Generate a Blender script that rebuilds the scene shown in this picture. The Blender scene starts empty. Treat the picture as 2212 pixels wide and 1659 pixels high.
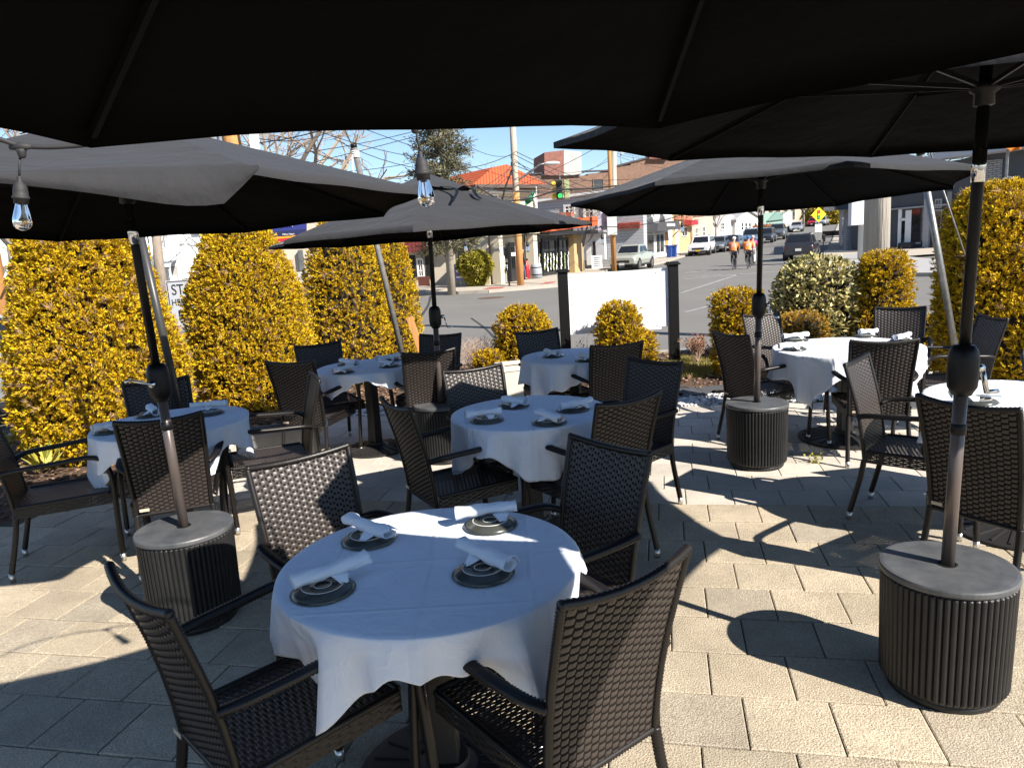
import bpy, math, random
import numpy as np
from mathutils import Vector, Matrix
random.seed(7); rng = np.random.default_rng(7)
SC = bpy.context.scene; COL = SC.collection
pi = math.pi; rad = math.radians
# ------------------------------------------------------------------ camera
FPX, CX, CY, HC = 1580.0, 1106.0, 829.5, 1.70
PITCH, ROLL = rad(10.5), rad(-3.57)
CR = Matrix.Rotation(pi/2 - PITCH, 3, 'X') @ Matrix.Rotation(ROLL, 3, 'Z')
cam_d = bpy.data.cameras.new('camera'); cam = bpy.data.objects.new('camera', cam_d); COL.objects.link(cam)
cam.location = (0, 0, HC); cam.rotation_euler = CR.to_euler()
cam_d.sensor_width = 36; cam_d.lens = FPX/2212*36; cam_d.clip_end = 3000; cam_d.clip_start = .05
SC.camera = cam
def ray(px, py): return CR @ Vector(((px-CX)/FPX, -(py-CY)/FPX, -1.0))
def atz(px, py, z=0.0):
    d = ray(px, py); return Vector((0, 0, HC)) + d*((z-HC)/d.z)
def aty(px, py, y):
    d = ray(px, py); return Vector((0, 0, HC)) + d*(y/d.y)
def zg(x, y):                                   # street level: flat, then uphill along the street
    s = x*math.sin(rad(22)) + y*math.cos(rad(22))
    t = max(0.0, s-50); return -.22 + (t*t/60*.03 if t < 30 else (t-15)*.03)
def ground(px, py, d=0.0):                      # where the pixel's ray meets the street
    lo = ray(px, py); p = Vector((0, 0, HC))
    t = 5.0
    while t < 400:
        q = p + lo*t
        if q.z <= zg(q.x, q.y)+d: return q
        t += .1
    return p + lo*150
# ------------------------------------------------------------------ tags
def tag(o, label=None, cat=None, group=None, kind=None):
    if label: o['label'] = label
    if cat: o['category'] = cat
    if group: o['group'] = group
    if kind: o['kind'] = kind
    return o
def thing(name, label, cat, loc=(0, 0, 0), rz=0.0, group=None):
    o = bpy.data.objects.new(name, None); COL.objects.link(o)
    o.location = loc; o.rotation_euler = (0, 0, rz); o.empty_display_size = .1
    return tag(o, label, cat, group)
def mesh(name, V, F, mat, parent=None, smooth=False):
    me = bpy.data.meshes.new(name)
    if isinstance(F, np.ndarray):
        n, k = F.shape; V = np.asarray(V, np.float32)
        me.vertices.add(len(V)); me.vertices.foreach_set('co', V.ravel())
        me.loops.add(n*k); me.loops.foreach_set('vertex_index', F.ravel().astype(np.int32))
        me.polygons.add(n); me.polygons.foreach_set('loop_start', np.arange(0, n*k, k, dtype=np.int32))
        me.polygons.foreach_set('loop_total', np.full(n, k, np.int32)); me.update(calc_edges=True)
    else:
        me.from_pydata([tuple(v) for v in V], [], F); me.update()
    if smooth: me.polygons.foreach_set('use_smooth', [True]*len(me.polygons))
    ms = mat if isinstance(mat, (list, tuple)) else [mat]
    for m in ms: me.materials.append(m)
    o = bpy.data.objects.new(name, me); COL.objects.link(o)
    if parent is not None: o.parent = parent
    return o
def copy_tree(o, parent=None):
    c = o.copy(); COL.objects.link(c)
    if parent is not None: c.parent = parent
    for ch in list(o.children): copy_tree(ch, c)
    return c
def crom(P, n):                                  # Catmull-Rom through points
    P = [Vector(p) for p in P]; out = []
    for i in range(len(P)-1):
        a = P[max(i-1, 0)]; b = P[i]; c = P[i+1]; d = P[min(i+2, len(P)-1)]
        for k in range(n):
            t = k/n
            out.append(.5*((2*b)+(c-a)*t+(2*a-5*b+4*c-d)*t*t+(3*b-a-3*c+d)*t**3))
    out.append(P[-1]); return out
class MB:
    def __init__(s): s.V = []; s.F = []
    def add(s, V, F):
        n = len(s.V); s.V += [Vector(v) for v in V]; s.F += [[i+n for i in f] for f in F]; return s
    def box(s, c, d, rz=0.0, m=None):
        hx, hy, hz = d[0]/2, d[1]/2, d[2]/2
        R = m or Matrix.Rotation(rz, 3, 'Z'); c = Vector(c)
        V = [c + R @ Vector((x*hx, y*hy, z*hz)) for z in (-1, 1) for x, y in ((-1, -1), (1, -1), (1, 1), (-1, 1))]
        return s.add(V, [[0, 3, 2, 1], [4, 5, 6, 7], [0, 1, 5, 4], [1, 2, 6, 5], [2, 3, 7, 6], [3, 0, 4, 7]])
    def bar(s, a, b, w, h):                      # rectangular bar between two points
        a = Vector(a); b = Vector(b); d = b-a; L = d.length; z = d.normalized()
        x = z.cross(Vector((0, 0, 1)));
        if x.length < 1e-4: x = Vector((1, 0, 0))
        x.normalize(); y = z.cross(x); m = Matrix((x, y, z)).transposed()
        return s.box((a+b)/2, (w, h, L), m=m)
    def tube(s, path, r, n=8, caps=True, rings=0.0, flat=1.0):
        P = [Vector(p) for p in path]
        if not isinstance(r, (list, tuple)): r = [r]*len(P)
        if rings:
            L = [0]
            for i in range(1, len(P)): L.append(L[-1]+(P[i]-P[i-1]).length)
            m = max(2, int(L[-1]/rings)*2); Q = []; rr = []; j = 0
            for k in range(m+1):
                l = L[-1]*k/m
                while j < len(P)-2 and L[j+1] < l: j += 1
                t = (l-L[j])/max(1e-9, L[j+1]-L[j]); Q.append(P[j].lerp(P[j+1], t))
                rr.append((r[j]*(1-t)+r[j+1]*t)*(1.07 if k % 2 else .84))
            P, r = Q, rr
        up = None; V = []; F = []
        for i, p in enumerate(P):
            d = (P[min(i+1, len(P)-1)]-P[max(i-1, 0)]).normalized()
            if up is None:
                up = Vector((0, 0, 1)) if abs(d.z) < .9 else Vector((1, 0, 0))
            x = d.cross(up)
            if x.length < 1e-5: x = d.orthogonal()
            x.normalize(); up = x.cross(d).normalized()
            for k in range(n):
                a = 2*pi*k/n; V.append(p + (x*math.cos(a) + up*math.sin(a)*flat)*r[i])
        for i in range(len(P)-1):
            for k in range(n):
                k2 = (k+1) % n; F.append([i*n+k, i*n+k2, (i+1)*n+k2, (i+1)*n+k])
        if caps:
            F.append(list(range(n))[::-1]); F.append([(len(P)-1)*n+k for k in range(n)])
        return s.add(V, F)
    def cyl(s, a, b, r, r2=None, n=12): return s.tube([a, b], [r, r if r2 is None else r2], n)
    def lathe(s, prof, c=(0, 0, 0), n=24, cap=True):   # prof: (r, z) list
        c = Vector(c); V = []; F = []
        for r, z in prof:
            for k in range(n):
                a = 2*pi*k/n; V.append(c+Vector((r*math.cos(a), r*math.sin(a), z)))
        for i in range(len(prof)-1):
            for k in range(n):
                k2 = (k+1) % n; F.append([i*n+k, i*n+k2, (i+1)*n+k2, (i+1)*n+k])
        if cap:
            F.append(list(range(n))[::-1]); F.append([(len(prof)-1)*n+k for k in range(n)])
        return s.add(V, F)
    def sphere(s, c, r, n=10, sc=(1, 1, 1)):
        c = Vector(c); V = []; F = []; m = max(5, n//2+1)
        for i in range(m+1):
            t = pi*i/m
            for k in range(n):
                a = 2*pi*k/n; V.append(c+Vector((r*sc[0]*math.sin(t)*math.cos(a), r*sc[1]*math.sin(t)*math.sin(a), r*sc[2]*math.cos(t))))
        for i in range(m):
            for k in range(n):
                k2 = (k+1) % n; F.append([i*n+k, (i+1)*n+k, (i+1)*n+k2, i*n+k2])
        return s.add(V, F)
    def prism(s, poly, a, b, ax='y'):            # polygon in (u,v) extruded along ax from a to b
        def P(u, v, w): return {'y': (u, w, v), 'x': (w, u, v), 'z': (u, v, w)}[ax]
        n = len(poly); V = [P(u, v, a) for u, v in poly]+[P(u, v, b) for u, v in poly]
        F = [list(range(n)), [n+i for i in range(n)][::-1]]+[[i, n+i, n+(i+1) % n, (i+1) % n] for i in range(n)]
        return s.add(V, F)
    def build(s, name, mat, parent=None, smooth=False, bevel=0.0):
        o = mesh(name, s.V, s.F, mat, parent, smooth)
        if bevel:
            b = o.modifiers.new('b', 'BEVEL'); b.width = bevel; b.segments = 2; b.limit_method = 'ANGLE'; b.angle_limit = rad(40)
        return o
def fix_normals(o):
    import bmesh
    bm = bmesh.new(); bm.from_mesh(o.data); bmesh.ops.recalc_face_normals(bm, faces=bm.faces); bm.to_mesh(o.data); bm.free(); return o
def text_obj(s, size, mat, parent, M4, name='lettering', depth=.002, align='CENTER', xs=1.0):
    cu = bpy.data.curves.new('t', 'FONT'); cu.body = s; cu.size = size; cu.extrude = depth; cu.align_x = align; cu.align_y = 'CENTER'
    to = bpy.data.objects.new('t', cu); COL.objects.link(to)
    me = bpy.data.meshes.new_from_object(to.evaluated_get(bpy.context.evaluated_depsgraph_get()))
    bpy.data.objects.remove(to); me.name = name
    me.transform(M4 @ Matrix.Diagonal((xs, 1, 1, 1)))
    me.materials.clear(); me.materials.append(mat)
    o = bpy.data.objects.new(name, me); COL.objects.link(o); o.parent = parent
    return o
# ------------------------------------------------------------------ materials
MATS = {}
def mat(name, col, rough=.6, metal=0.0, var=None, bump=None, spec=.5, coat=0.0, emit=None, island=None, trans=0.0, stretch=None):
    """var=(scale, second colour, contrast) noise mix; bump=(scale, strength); island=list of colours picked per island"""
    m = bpy.data.materials.new(name); m.use_nodes = True; nt = m.node_tree; N = nt.nodes; L = nt.links
    b = N['Principled BSDF']; out = N['Material Output']
    c4 = (*col, 1)
    b.inputs['Base Color'].default_value = c4; b.inputs['Roughness'].default_value = rough; b.inputs['Metallic'].default_value = metal
    b.inputs['Specular IOR Level'].default_value = spec; b.inputs['Coat Weight'].default_value = coat
    tc = N.new('ShaderNodeTexCoord'); src = tc.outputs['Object']
    if stretch:
        mp = N.new('ShaderNodeMapping'); mp.inputs['Scale'].default_value = stretch; L.new(src, mp.inputs['Vector']); src = mp.outputs['Vector']
    colsock = None
    if island:
        g = N.new('ShaderNodeNewGeometry'); cr = N.new('ShaderNodeValToRGB'); cr.color_ramp.interpolation = 'LINEAR'
        e = cr.color_ramp.elements
        while len(e) < len(island): e.new(.5)
        for i, c in enumerate(island): e[i].position = i/(len(island)-1); e[i].color = (*c, 1)
        L.new(g.outputs['Random Per Island'], cr.inputs['Fac']); colsock = cr.outputs['Color']
    if var:
        nz = N.new('ShaderNodeTexNoise'); nz.inputs['Scale'].default_value = var[0]; nz.inputs['Detail'].default_value = 6; nz.inputs['Roughness'].default_value = .65
        L.new(src, nz.inputs['Vector'])
        mr = N.new('ShaderNodeMapRange'); k = var[2] if len(var) > 2 else .5
        mr.inputs['From Min'].default_value = .5-.5*(1-k)-.02; mr.inputs['From Max'].default_value = .5+.5*(1-k)+.02
        L.new(nz.outputs['Fac'], mr.inputs['Value'])
        mx = N.new('ShaderNodeMix'); mx.data_type = 'RGBA'; L.new(mr.outputs['Result'], mx.inputs['Factor'])
        if colsock: L.new(colsock, mx.inputs['A'])
        else: mx.inputs['A'].default_value = c4
        mx.inputs['B'].default_value = (*var[1], 1); colsock = mx.outputs['Result']
        if len(var) > 3:                          # keep island colour, only multiply in the noise
            mx.blend_type = 'MULTIPLY'
    if colsock: L.new(colsock, b.inputs['Base Color'])
    if bump:
        nb = N.new('ShaderNodeTexNoise'); nb.inputs['Scale'].default_value = bump[0]; nb.inputs['Detail'].default_value = 4; L.new(src, nb.inputs['Vector'])
        bp = N.new('ShaderNodeBump'); bp.inputs['Strength'].default_value = bump[1]; bp.inputs['Distance'].default_value = bump[2] if len(bump) > 2 else .01
        L.new(nb.outputs['Fac'], bp.inputs['Height']); L.new(bp.outputs['Normal'], b.inputs['Normal'])
    if emit:
        b.inputs['Emission Color'].default_value = (*emit[0], 1); b.inputs['Emission Strength'].default_value = emit[1]
    if trans:
        tr = N.new('ShaderNodeBsdfTranslucent'); ms = N.new('ShaderNodeMixShader'); ms.inputs['Fac'].default_value = trans
        if colsock: L.new(colsock, tr.inputs['Color'])
        else: tr.inputs['Color'].default_value = c4
        L.new(b.outputs['BSDF'], ms.inputs[1]); L.new(tr.outputs['BSDF'], ms.inputs[2]); L.new(ms.outputs['Shader'], out.inputs['Surface'])
    m.diffuse_color = c4; MATS[name] = m; return m
def stain(m, scale=1.6, lo=.72, hi=1.12, fine=None):
    nt = m.node_tree; N = nt.nodes; L = nt.links; b = N['Principled BSDF']; tc = N.new('ShaderNodeTexCoord'); s = b.inputs['Base Color'].links[0].from_socket
    for sc, a, c in [(scale, lo, hi)]+([fine] if fine else []):
        nz = N.new('ShaderNodeTexNoise'); nz.inputs['Scale'].default_value = sc; nz.inputs['Detail'].default_value = 7; nz.inputs['Roughness'].default_value = .7; L.new(tc.outputs['Object'], nz.inputs['Vector'])
        r = N.new('ShaderNodeMapRange'); r.inputs['From Min'].default_value = .32; r.inputs['From Max'].default_value = .68; r.inputs['To Min'].default_value = a; r.inputs['To Max'].default_value = c; L.new(nz.outputs['Fac'], r.inputs['Value'])
        mx = N.new('ShaderNodeMix'); mx.data_type = 'RGBA'; mx.blend_type = 'MULTIPLY'; mx.inputs['Factor'].default_value = 1; L.new(s, mx.inputs['A']); L.new(r.outputs['Result'], mx.inputs['B']); s = mx.outputs['Result']
    L.new(s, b.inputs['Base Color'])
def glass_mat(name, col=(1, 1, 1), rough=0.0):
    m = bpy.data.materials.new(name); m.use_nodes = True; nt = m.node_tree; N = nt.nodes; L = nt.links; b = N['Principled BSDF']
    b.inputs['Base Color'].default_value = (*col, 1); b.inputs['Transmission Weight'].default_value = 1; b.inputs['Roughness'].default_value = rough; b.inputs['IOR'].default_value = 1.45
    return m
def line_mat(name, col, col2, pitch, axis='Z', width=.12, rough=.7, var=None, depth=.01):
    """clapboards / planks: a groove every `pitch` metres along an object axis"""
    m = mat(name, col, rough, var=var); nt = m.node_tree; N = nt.nodes; L = nt.links; b = N['Principled BSDF']
    tc = N.new('ShaderNodeTexCoord'); sx = N.new('ShaderNodeSeparateXYZ'); L.new(tc.outputs['Object'], sx.inputs[0])
    d = N.new('ShaderNodeMath'); d.operation = 'DIVIDE'; d.inputs[1].default_value = pitch; L.new(sx.outputs[axis], d.inputs[0])
    fr = N.new('ShaderNodeMath'); fr.operation = 'FRACT'; L.new(d.outputs[0], fr.inputs[0])
    lt = N.new('ShaderNodeMath'); lt.operation = 'LESS_THAN'; lt.inputs[1].default_value = width; L.new(fr.outputs[0], lt.inputs[0])
    mx = N.new('ShaderNodeMix'); mx.data_type = 'RGBA'; L.new(lt.outputs[0], mx.inputs['Factor'])
    old = b.inputs['Base Color'].links
    if old: L.new(old[0].from_socket, mx.inputs['A'])
    else: mx.inputs['A'].default_value = (*col, 1)
    mx.inputs['B'].default_value = (*col2, 1); L.new(mx.outputs['Result'], b.inputs['Base Color'])
    bp = N.new('ShaderNodeBump'); bp.inputs['Strength'].default_value = 1; bp.inputs['Distance'].default_value = depth
    L.new(fr.outputs[0], bp.inputs['Height']); L.new(bp.outputs['Normal'], b.inputs['Normal'])
    return m
def brick_mat(name, c1, c2, mortar, bw=.22, bh=.075, rough=.85, ms=.012, plane='XZ'):
    m = mat(name, c1, rough); nt = m.node_tree; N = nt.nodes; L = nt.links; b = N['Principled BSDF']
    tc = N.new('ShaderNodeTexCoord'); mp = N.new('ShaderNodeMapping'); L.new(tc.outputs['Object'], mp.inputs['Vector'])
    sx = N.new('ShaderNodeSeparateXYZ'); cb = N.new('ShaderNodeCombineXYZ'); L.new(mp.outputs['Vector'], sx.inputs[0])
    ad = N.new('ShaderNodeMath'); ad.operation = 'ADD'; L.new(sx.outputs['X'], ad.inputs[0]); L.new(sx.outputs['Y'], ad.inputs[1])
    L.new(ad.outputs[0], cb.inputs['X']); L.new(sx.outputs['Z'], cb.inputs['Y'])
    br = N.new('ShaderNodeTexBrick'); br.inputs['Color1'].default_value = (*c1, 1); br.inputs['Color2'].default_value = (*c2, 1); br.inputs['Mortar'].default_value = (*mortar, 1)
    br.inputs['Scale'].default_value = 1; br.inputs['Brick Width'].default_value = bw; br.inputs['Row Height'].default_value = bh; br.inputs['Mortar Size'].default_value = ms
    L.new(cb.outputs[0], br.inputs['Vector'])
    nz = N.new('ShaderNodeTexNoise'); nz.inputs['Scale'].default_value = 2.5; nz.inputs['Detail'].default_value = 5; L.new(tc.outputs['Object'], nz.inputs['Vector'])
    mr = N.new('ShaderNodeMapRange'); mr.inputs['To Min'].default_value = .65; mr.inputs['To Max'].default_value = 1.3; L.new(nz.outputs['Fac'], mr.inputs['Value'])
    mx = N.new('ShaderNodeMix'); mx.data_type = 'RGBA'; mx.blend_type = 'MULTIPLY'; mx.inputs['Factor'].default_value = 1
    L.new(br.outputs['Color'], mx.inputs['A']); L.new(mr.outputs['Result'], mx.inputs['B']); L.new(mx.outputs['Result'], b.inputs['Base Color'])
    return m
asphalt = mat('asphalt', (.125, .118, .108), .9, var=(.35, (.175, .167, .152), .3), bump=(120, .25, .004))
concrete = mat('concrete', (.36, .31, .25), .85, var=(1.2, (.45, .4, .33), .4), bump=(60, .2, .004))
kerbm = mat('kerb_stone', (.42, .38, .32), .85, var=(2, (.3, .27, .23), .4))
redpad = mat('red_tactile', (.42, .08, .06), .8, var=(6, (.3, .06, .05), .4))
wmark = mat('worn_road_paint', (.42, .41, .39), .8, var=(3, (.14, .14, .135), .55))
dirt = mat('mulch', (.05, .03, .02), .95, var=(40, (.16, .09, .05), .5), bump=(70, 1, .03))
wicker = mat('wicker', (.028, .0215, .0185), .43, var=(90, (.046, .036, .031), .5), spec=.6)
wickdark = mat('wicker_edge', (.01, .008, .0075), .4, spec=.4)
alu = mat('foot_metal', (.62, .6, .57), .3, metal=.9)
castiron = mat('cast_iron', (.018, .017, .017), .5, bump=(90, .3, .003))
blackm = mat('black_metal', (.006, .006, .007), .42, spec=.25)
polelow = mat('brown_pole', (.1, .078, .07), .32, metal=.35, var=(3, (.13, .105, .095), .3))
chrome = mat('chrome', (.75, .75, .76), .12, metal=1)
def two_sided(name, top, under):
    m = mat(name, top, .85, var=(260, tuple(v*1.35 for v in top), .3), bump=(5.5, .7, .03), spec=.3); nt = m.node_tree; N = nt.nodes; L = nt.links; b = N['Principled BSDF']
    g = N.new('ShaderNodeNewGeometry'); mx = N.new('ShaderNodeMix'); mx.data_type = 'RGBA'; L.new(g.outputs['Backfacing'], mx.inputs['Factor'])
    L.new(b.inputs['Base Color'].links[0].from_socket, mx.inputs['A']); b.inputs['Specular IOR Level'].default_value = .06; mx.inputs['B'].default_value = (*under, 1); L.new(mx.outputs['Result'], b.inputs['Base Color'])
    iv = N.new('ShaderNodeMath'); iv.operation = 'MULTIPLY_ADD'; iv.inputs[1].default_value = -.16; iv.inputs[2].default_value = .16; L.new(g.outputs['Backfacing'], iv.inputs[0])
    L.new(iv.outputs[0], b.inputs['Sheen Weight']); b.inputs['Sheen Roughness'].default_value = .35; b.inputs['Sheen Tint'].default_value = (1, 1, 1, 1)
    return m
fabric = two_sided('canopy_fabric', (.030, .030, .032), (.0028, .0028, .003))   # greyer outer face; near-black underside has the shade beneath painted in
drumm = mat('drum_plastic', (.010, .0104, .011), .45, var=(9, (.02, .02, .02), .5), spec=.35)
drumtop = mat('drum_lid', (.045, .05, .055), .45, var=(8, (.11, .112, .115), .62), spec=.45)
gapm = mat('weave_gap_shade', (.013, .0105, .0095), .9, spec=.1)
linen = mat('white_linen', (.83, .88, .97), .85, var=(9, (.79, .84, .93), .4), bump=(700, .15, .001), trans=.12, spec=.2)
def creases(m, pitch=.31, k=.35):
    nt = m.node_tree; N = nt.nodes; L = nt.links; b = N['Principled BSDF']; tc = N.new('ShaderNodeTexCoord'); sx = N.new('ShaderNodeSeparateXYZ'); L.new(tc.outputs['Object'], sx.inputs[0]); hs = []
    for ax in 'XY':
        p = N.new('ShaderNodeMath'); p.operation = 'PINGPONG'; p.inputs[1].default_value = pitch/2; L.new(sx.outputs[ax], p.inputs[0])
        r = N.new('ShaderNodeMapRange'); r.inputs['From Min'].default_value = 0; r.inputs['From Max'].default_value = .012; r.inputs['To Min'].default_value = 1; r.inputs['To Max'].default_value = 0; L.new(p.outputs[0], r.inputs['Value']); hs.append(r.outputs['Result'])
    nz = N.new('ShaderNodeTexNoise'); nz.inputs['Scale'].default_value = 11; nz.inputs['Detail'].default_value = 5; nz.inputs['Distortion'].default_value = 1.2; L.new(tc.outputs['Object'], nz.inputs['Vector'])
    a = N.new('ShaderNodeMath'); a.operation = 'ADD'; L.new(hs[0], a.inputs[0]); L.new(hs[1], a.inputs[1]); a2 = N.new('ShaderNodeMath'); a2.operation = 'MULTIPLY_ADD'; L.new(nz.outputs['Fac'], a2.inputs[0]); a2.inputs[1].default_value = 2.6; L.new(a.outputs[0], a2.inputs[2])
    bp = N.new('ShaderNodeBump'); bp.inputs['Strength'].default_value = k; bp.inputs['Distance'].default_value = .011; L.new(a2.outputs[0], bp.inputs['Height']); L.new(bp.outputs['Normal'], b.inputs['Normal'])
ribm = mat('umbrella_rib', (.006, .006, .006), .8, spec=.08)
creases(linen)
napm = mat('napkin_linen', (.78, .82, .88), .85, bump=(500, .2, .001), spec=.2)
plate_g = mat('plate_glaze', (.04, .043, .036), .25, var=(60, (.06, .062, .054), .4))
plate_w = mat('plate_foot', (.7, .68, .62), .7)
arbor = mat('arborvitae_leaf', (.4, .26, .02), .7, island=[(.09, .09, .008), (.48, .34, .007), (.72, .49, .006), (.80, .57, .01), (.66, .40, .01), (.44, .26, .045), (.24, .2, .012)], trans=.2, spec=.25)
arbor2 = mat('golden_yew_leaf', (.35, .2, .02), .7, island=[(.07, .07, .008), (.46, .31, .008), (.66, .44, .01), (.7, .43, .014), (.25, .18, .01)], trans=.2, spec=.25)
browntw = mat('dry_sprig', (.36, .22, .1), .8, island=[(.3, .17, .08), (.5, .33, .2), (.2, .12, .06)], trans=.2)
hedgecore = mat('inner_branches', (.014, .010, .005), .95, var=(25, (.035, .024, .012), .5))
varieg = mat('variegated_leaf', (.4, .36, .15), .5, island=[(.03, .045, .015), (.06, .07, .02), (.62, .53, .2), (.78, .68, .32), (.3, .28, .09), (.7, .6, .3)], trans=.25)
bark = mat('bark', (.16, .125, .1), .95, var=(12, (.3, .25, .2), .5), bump=(30, .8, .02), stretch=(1, 1, .25))
twig = mat('bare_twig', (.24, .19, .15), .9, var=(3, (.34, .28, .22), .4))
needles = mat('spruce_needle', (.09, .09, .04), .8, island=[(.06, .065, .045), (.15, .145, .08), (.24, .21, .11), (.1, .105, .07)], trans=.15)
polewood = mat('weathered_pole_wood', (.36, .32, .27), .9, var=(6, (.6, .55, .48), .5), bump=(14, 1, .02), stretch=(3, 3, .12))
orangewood = mat('new_pole_wood', (.42, .19, .06), .85, var=(5, (.56, .28, .1), .5), bump=(12, .8, .02), stretch=(3, 3, .12))
galv = mat('galvanised_steel', (.3, .3, .29), .42, metal=.7, var=(22, (.14, .14, .135), .5))
white = mat('white_board', (.82, .82, .83), .5)
winglass = mat('window_glass', (.03, .035, .04), .08, spec=.8)
darkglass = mat('dark_glass', (.012, .013, .015), .06, spec=.8)
whitetrim = mat('white_trim', (.78, .77, .74), .6)
rubber = mat('rubber', (.016, .016, .016), .7)
bulbglass = glass_mat('bulb_glass')
filament = mat('filament', (.75, .42, .06), .4)
wirem = mat('cable', (.02, .02, .022), .7)
gravelm = mat('white_gravel', (.7, .7, .7), .8, island=[(.72, .72, .73), (.8, .8, .8), (.5, .5, .5), (.86, .85, .82), (.35, .34, .33)])
# ------------------------------------------------------------------ light
SUN_AZ, SUN_EL = 132.0, 38.0                     # clockwise from +Y; shadows fall away to the left
w = bpy.data.worlds.new('World'); SC.world = w; w.use_nodes = True
sky = w.node_tree.nodes.new('ShaderNodeTexSky'); sky.sky_type = 'NISHITA'; sky.sun_disc = False
sky.sun_elevation = rad(SUN_EL); sky.sun_rotation = rad(SUN_AZ); sky.altitude = 900; sky.air_density = 1.0; sky.dust_density = .2; sky.ozone_density = 3.0
bg = w.node_tree.nodes['Background']; w.node_tree.links.new(sky.outputs[0], bg.inputs[0]); bg.inputs[1].default_value = .08
sl = bpy.data.lights.new('sun', 'SUN'); sl.energy = 5.0; sl.angle = rad(.5); sl.color = (1, .93, .83)
so = bpy.data.objects.new('sun', sl); COL.objects.link(so)
sd = Vector((math.sin(rad(SUN_AZ))*math.cos(rad(SUN_EL)), math.cos(rad(SUN_AZ))*math.cos(rad(SUN_EL)), math.sin(rad(SUN_EL))))
so.rotation_euler = sd.to_track_quat('Z', 'Y').to_euler(); so.location = sd*60
SC.view_settings.view_transform = 'Standard'; SC.view_settings.look = 'None'; SC.view_settings.exposure = 1.1
SC.cycles.max_bounces = 7; SC.cycles.transparent_max_bounces = 8; SC.cycles.caustics_refractive = False; SC.cycles.caustics_reflective = False
SC.cycles.sample_clamp_indirect = 4; SC.cycles.use_denoising = True
# ------------------------------------------------------------------ ground
def sheet(name, x0, x1, y0, y1, st, m, dz, hole=None):
    xs = np.arange(x0, x1+.01, st); ys = np.arange(y0, y1+.01, st)
    V = [(x, y, zg(x, y)+dz) for y in ys for x in xs]; n = len(xs)
    F = [[j*n+i, j*n+i+1, (j+1)*n+i+1, (j+1)*n+i] for j in range(len(ys)-1) for i in range(n-1)
         if not (hole and hole[0] <= xs[i] < hole[1] and hole[2] <= ys[j] < hole[3])]
    return tag(mesh(name, V, F, m), kind='structure')
sheet('ground', -1000, 1400, -200, 1800, 40, mat('far_earth', (.12, .11, .07), .95, var=(.05, (.2, .17, .11), .4)), -.3, (-120, 160, -40, 240))
sheet('road', -120, 160, -40, 240, 4, asphalt, 0)
YAW = rad(12.046); U = Vector((math.sin(YAW), math.cos(YAW), 0)); Vv = Vector((U.y, -U.x, 0))
edge_px = [(0, 1131), (155, 1091), (300, 1066), (470, 1034), (500, 985), (640, 953), (668, 915), (760, 899), (880, 898), (1100, 892), (1290, 885), (1447, 879), (1743, 867), (1960, 845), (2150, 815)]
edge = [atz(*q).to_2d() for q in edge_px]
poly = edge + [Vector((7.5, 7.2)), Vector((7.5, -3)), Vector((-6, -3)), Vector((-6, 3.4))]
def inside(p, poly):
    c = False; j = len(poly)-1
    for i in range(len(poly)):
        a, b = poly[i], poly[j]
        if (a[1] > p[1]) != (b[1] > p[1]) and p[0] < (b[0]-a[0])*(p[1]-a[1])/(b[1]-a[1])+a[0]: c = not c
        j = i
    return c
def slab(name, poly, z0, z1, m, kind='structure'):
    n = len(poly); V = [(p[0], p[1], z1) for p in poly]+[(p[0], p[1], z0) for p in poly]
    F = [list(range(n))]+[[i, (i+1) % n, n+(i+1) % n, n+i] for i in range(n)]
    o = mesh(name, V, F, m); fix_normals(o); return tag(o, kind=kind)
slab('joint_sand', poly, -.3, -.012, mat('joint_sand', (.035, .03, .024), .95, var=(3.5, (.075, .07, .02), .35)))
paver = mat('paver', (.4, .32, .24), .85, island=[(.58, .51, .39), (.72, .62, .465), (.65, .565, .43), (.76, .66, .50), (.53, .475, .385), (.68, .58, .43), (.6, .54, .44)], var=(170, (.36, .32, .27), .62, 1), bump=(150, 1, .006)); stain(paver, 2.2, .74, 1.12, (38, .88, 1.06))
paver2 = mat('paver_back', (.43, .39, .34), .85, island=[(.54, .50, .44), (.62, .57, .5), (.58, .535, .47), (.66, .60, .525), (.49, .45, .395)], var=(60, (.72, .71, .69), .4, 1), bump=(90, .5, .004)); stain(paver2, 2.0, .78, 1.1)
mb1, mb2 = MB(), MB(); SZU, SZV = .295, .3045
for r in range(-18, 24):
    u0 = 2.287+SZU*r; off = -.04+.145*(r % 2)+random.uniform(-.02, .02)+(.02*r)
    for c in range(-26, 30):
        v0 = off+SZV*c
        ctr = U*(u0+SZU/2)+Vv*(v0+SZV/2)
        if not inside(ctr, poly) or ctr.y < -1.6: continue
        z = random.uniform(-.0025, .0025); tx, ty = random.uniform(-.006, .006), random.uniform(-.006, .006); g = .0028; bv = .0045
        V = []
        for du, dv, dz in ((g, g, -.05), (g, g, -.0025), (g+bv, g+bv, 0)):
            for su, sv in ((0, 0), (1, 0), (1, 1), (0, 1)):
                a = u0+(SZU-du if su else du); b = v0+(SZV-dv if sv else dv)
                p = U*a+Vv*b; V.append(Vector((p.x, p.y, z+dz+tx*(a-u0-.15)+ty*(b-v0-.15))))
        F = [[8, 11, 10, 9]]+[[k*4+i, k*4+(i+1) % 4, k*4+4+(i+1) % 4, k*4+4+i][::-1] for k in (0, 1) for i in range(4)]
        (mb2 if r >= 8 else mb1).add(V, F)
tag(fix_normals(mb1.build('patio', paver)), kind='structure')
tag(fix_normals(mb2.build('patio_back', paver2)), kind='structure')
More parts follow.
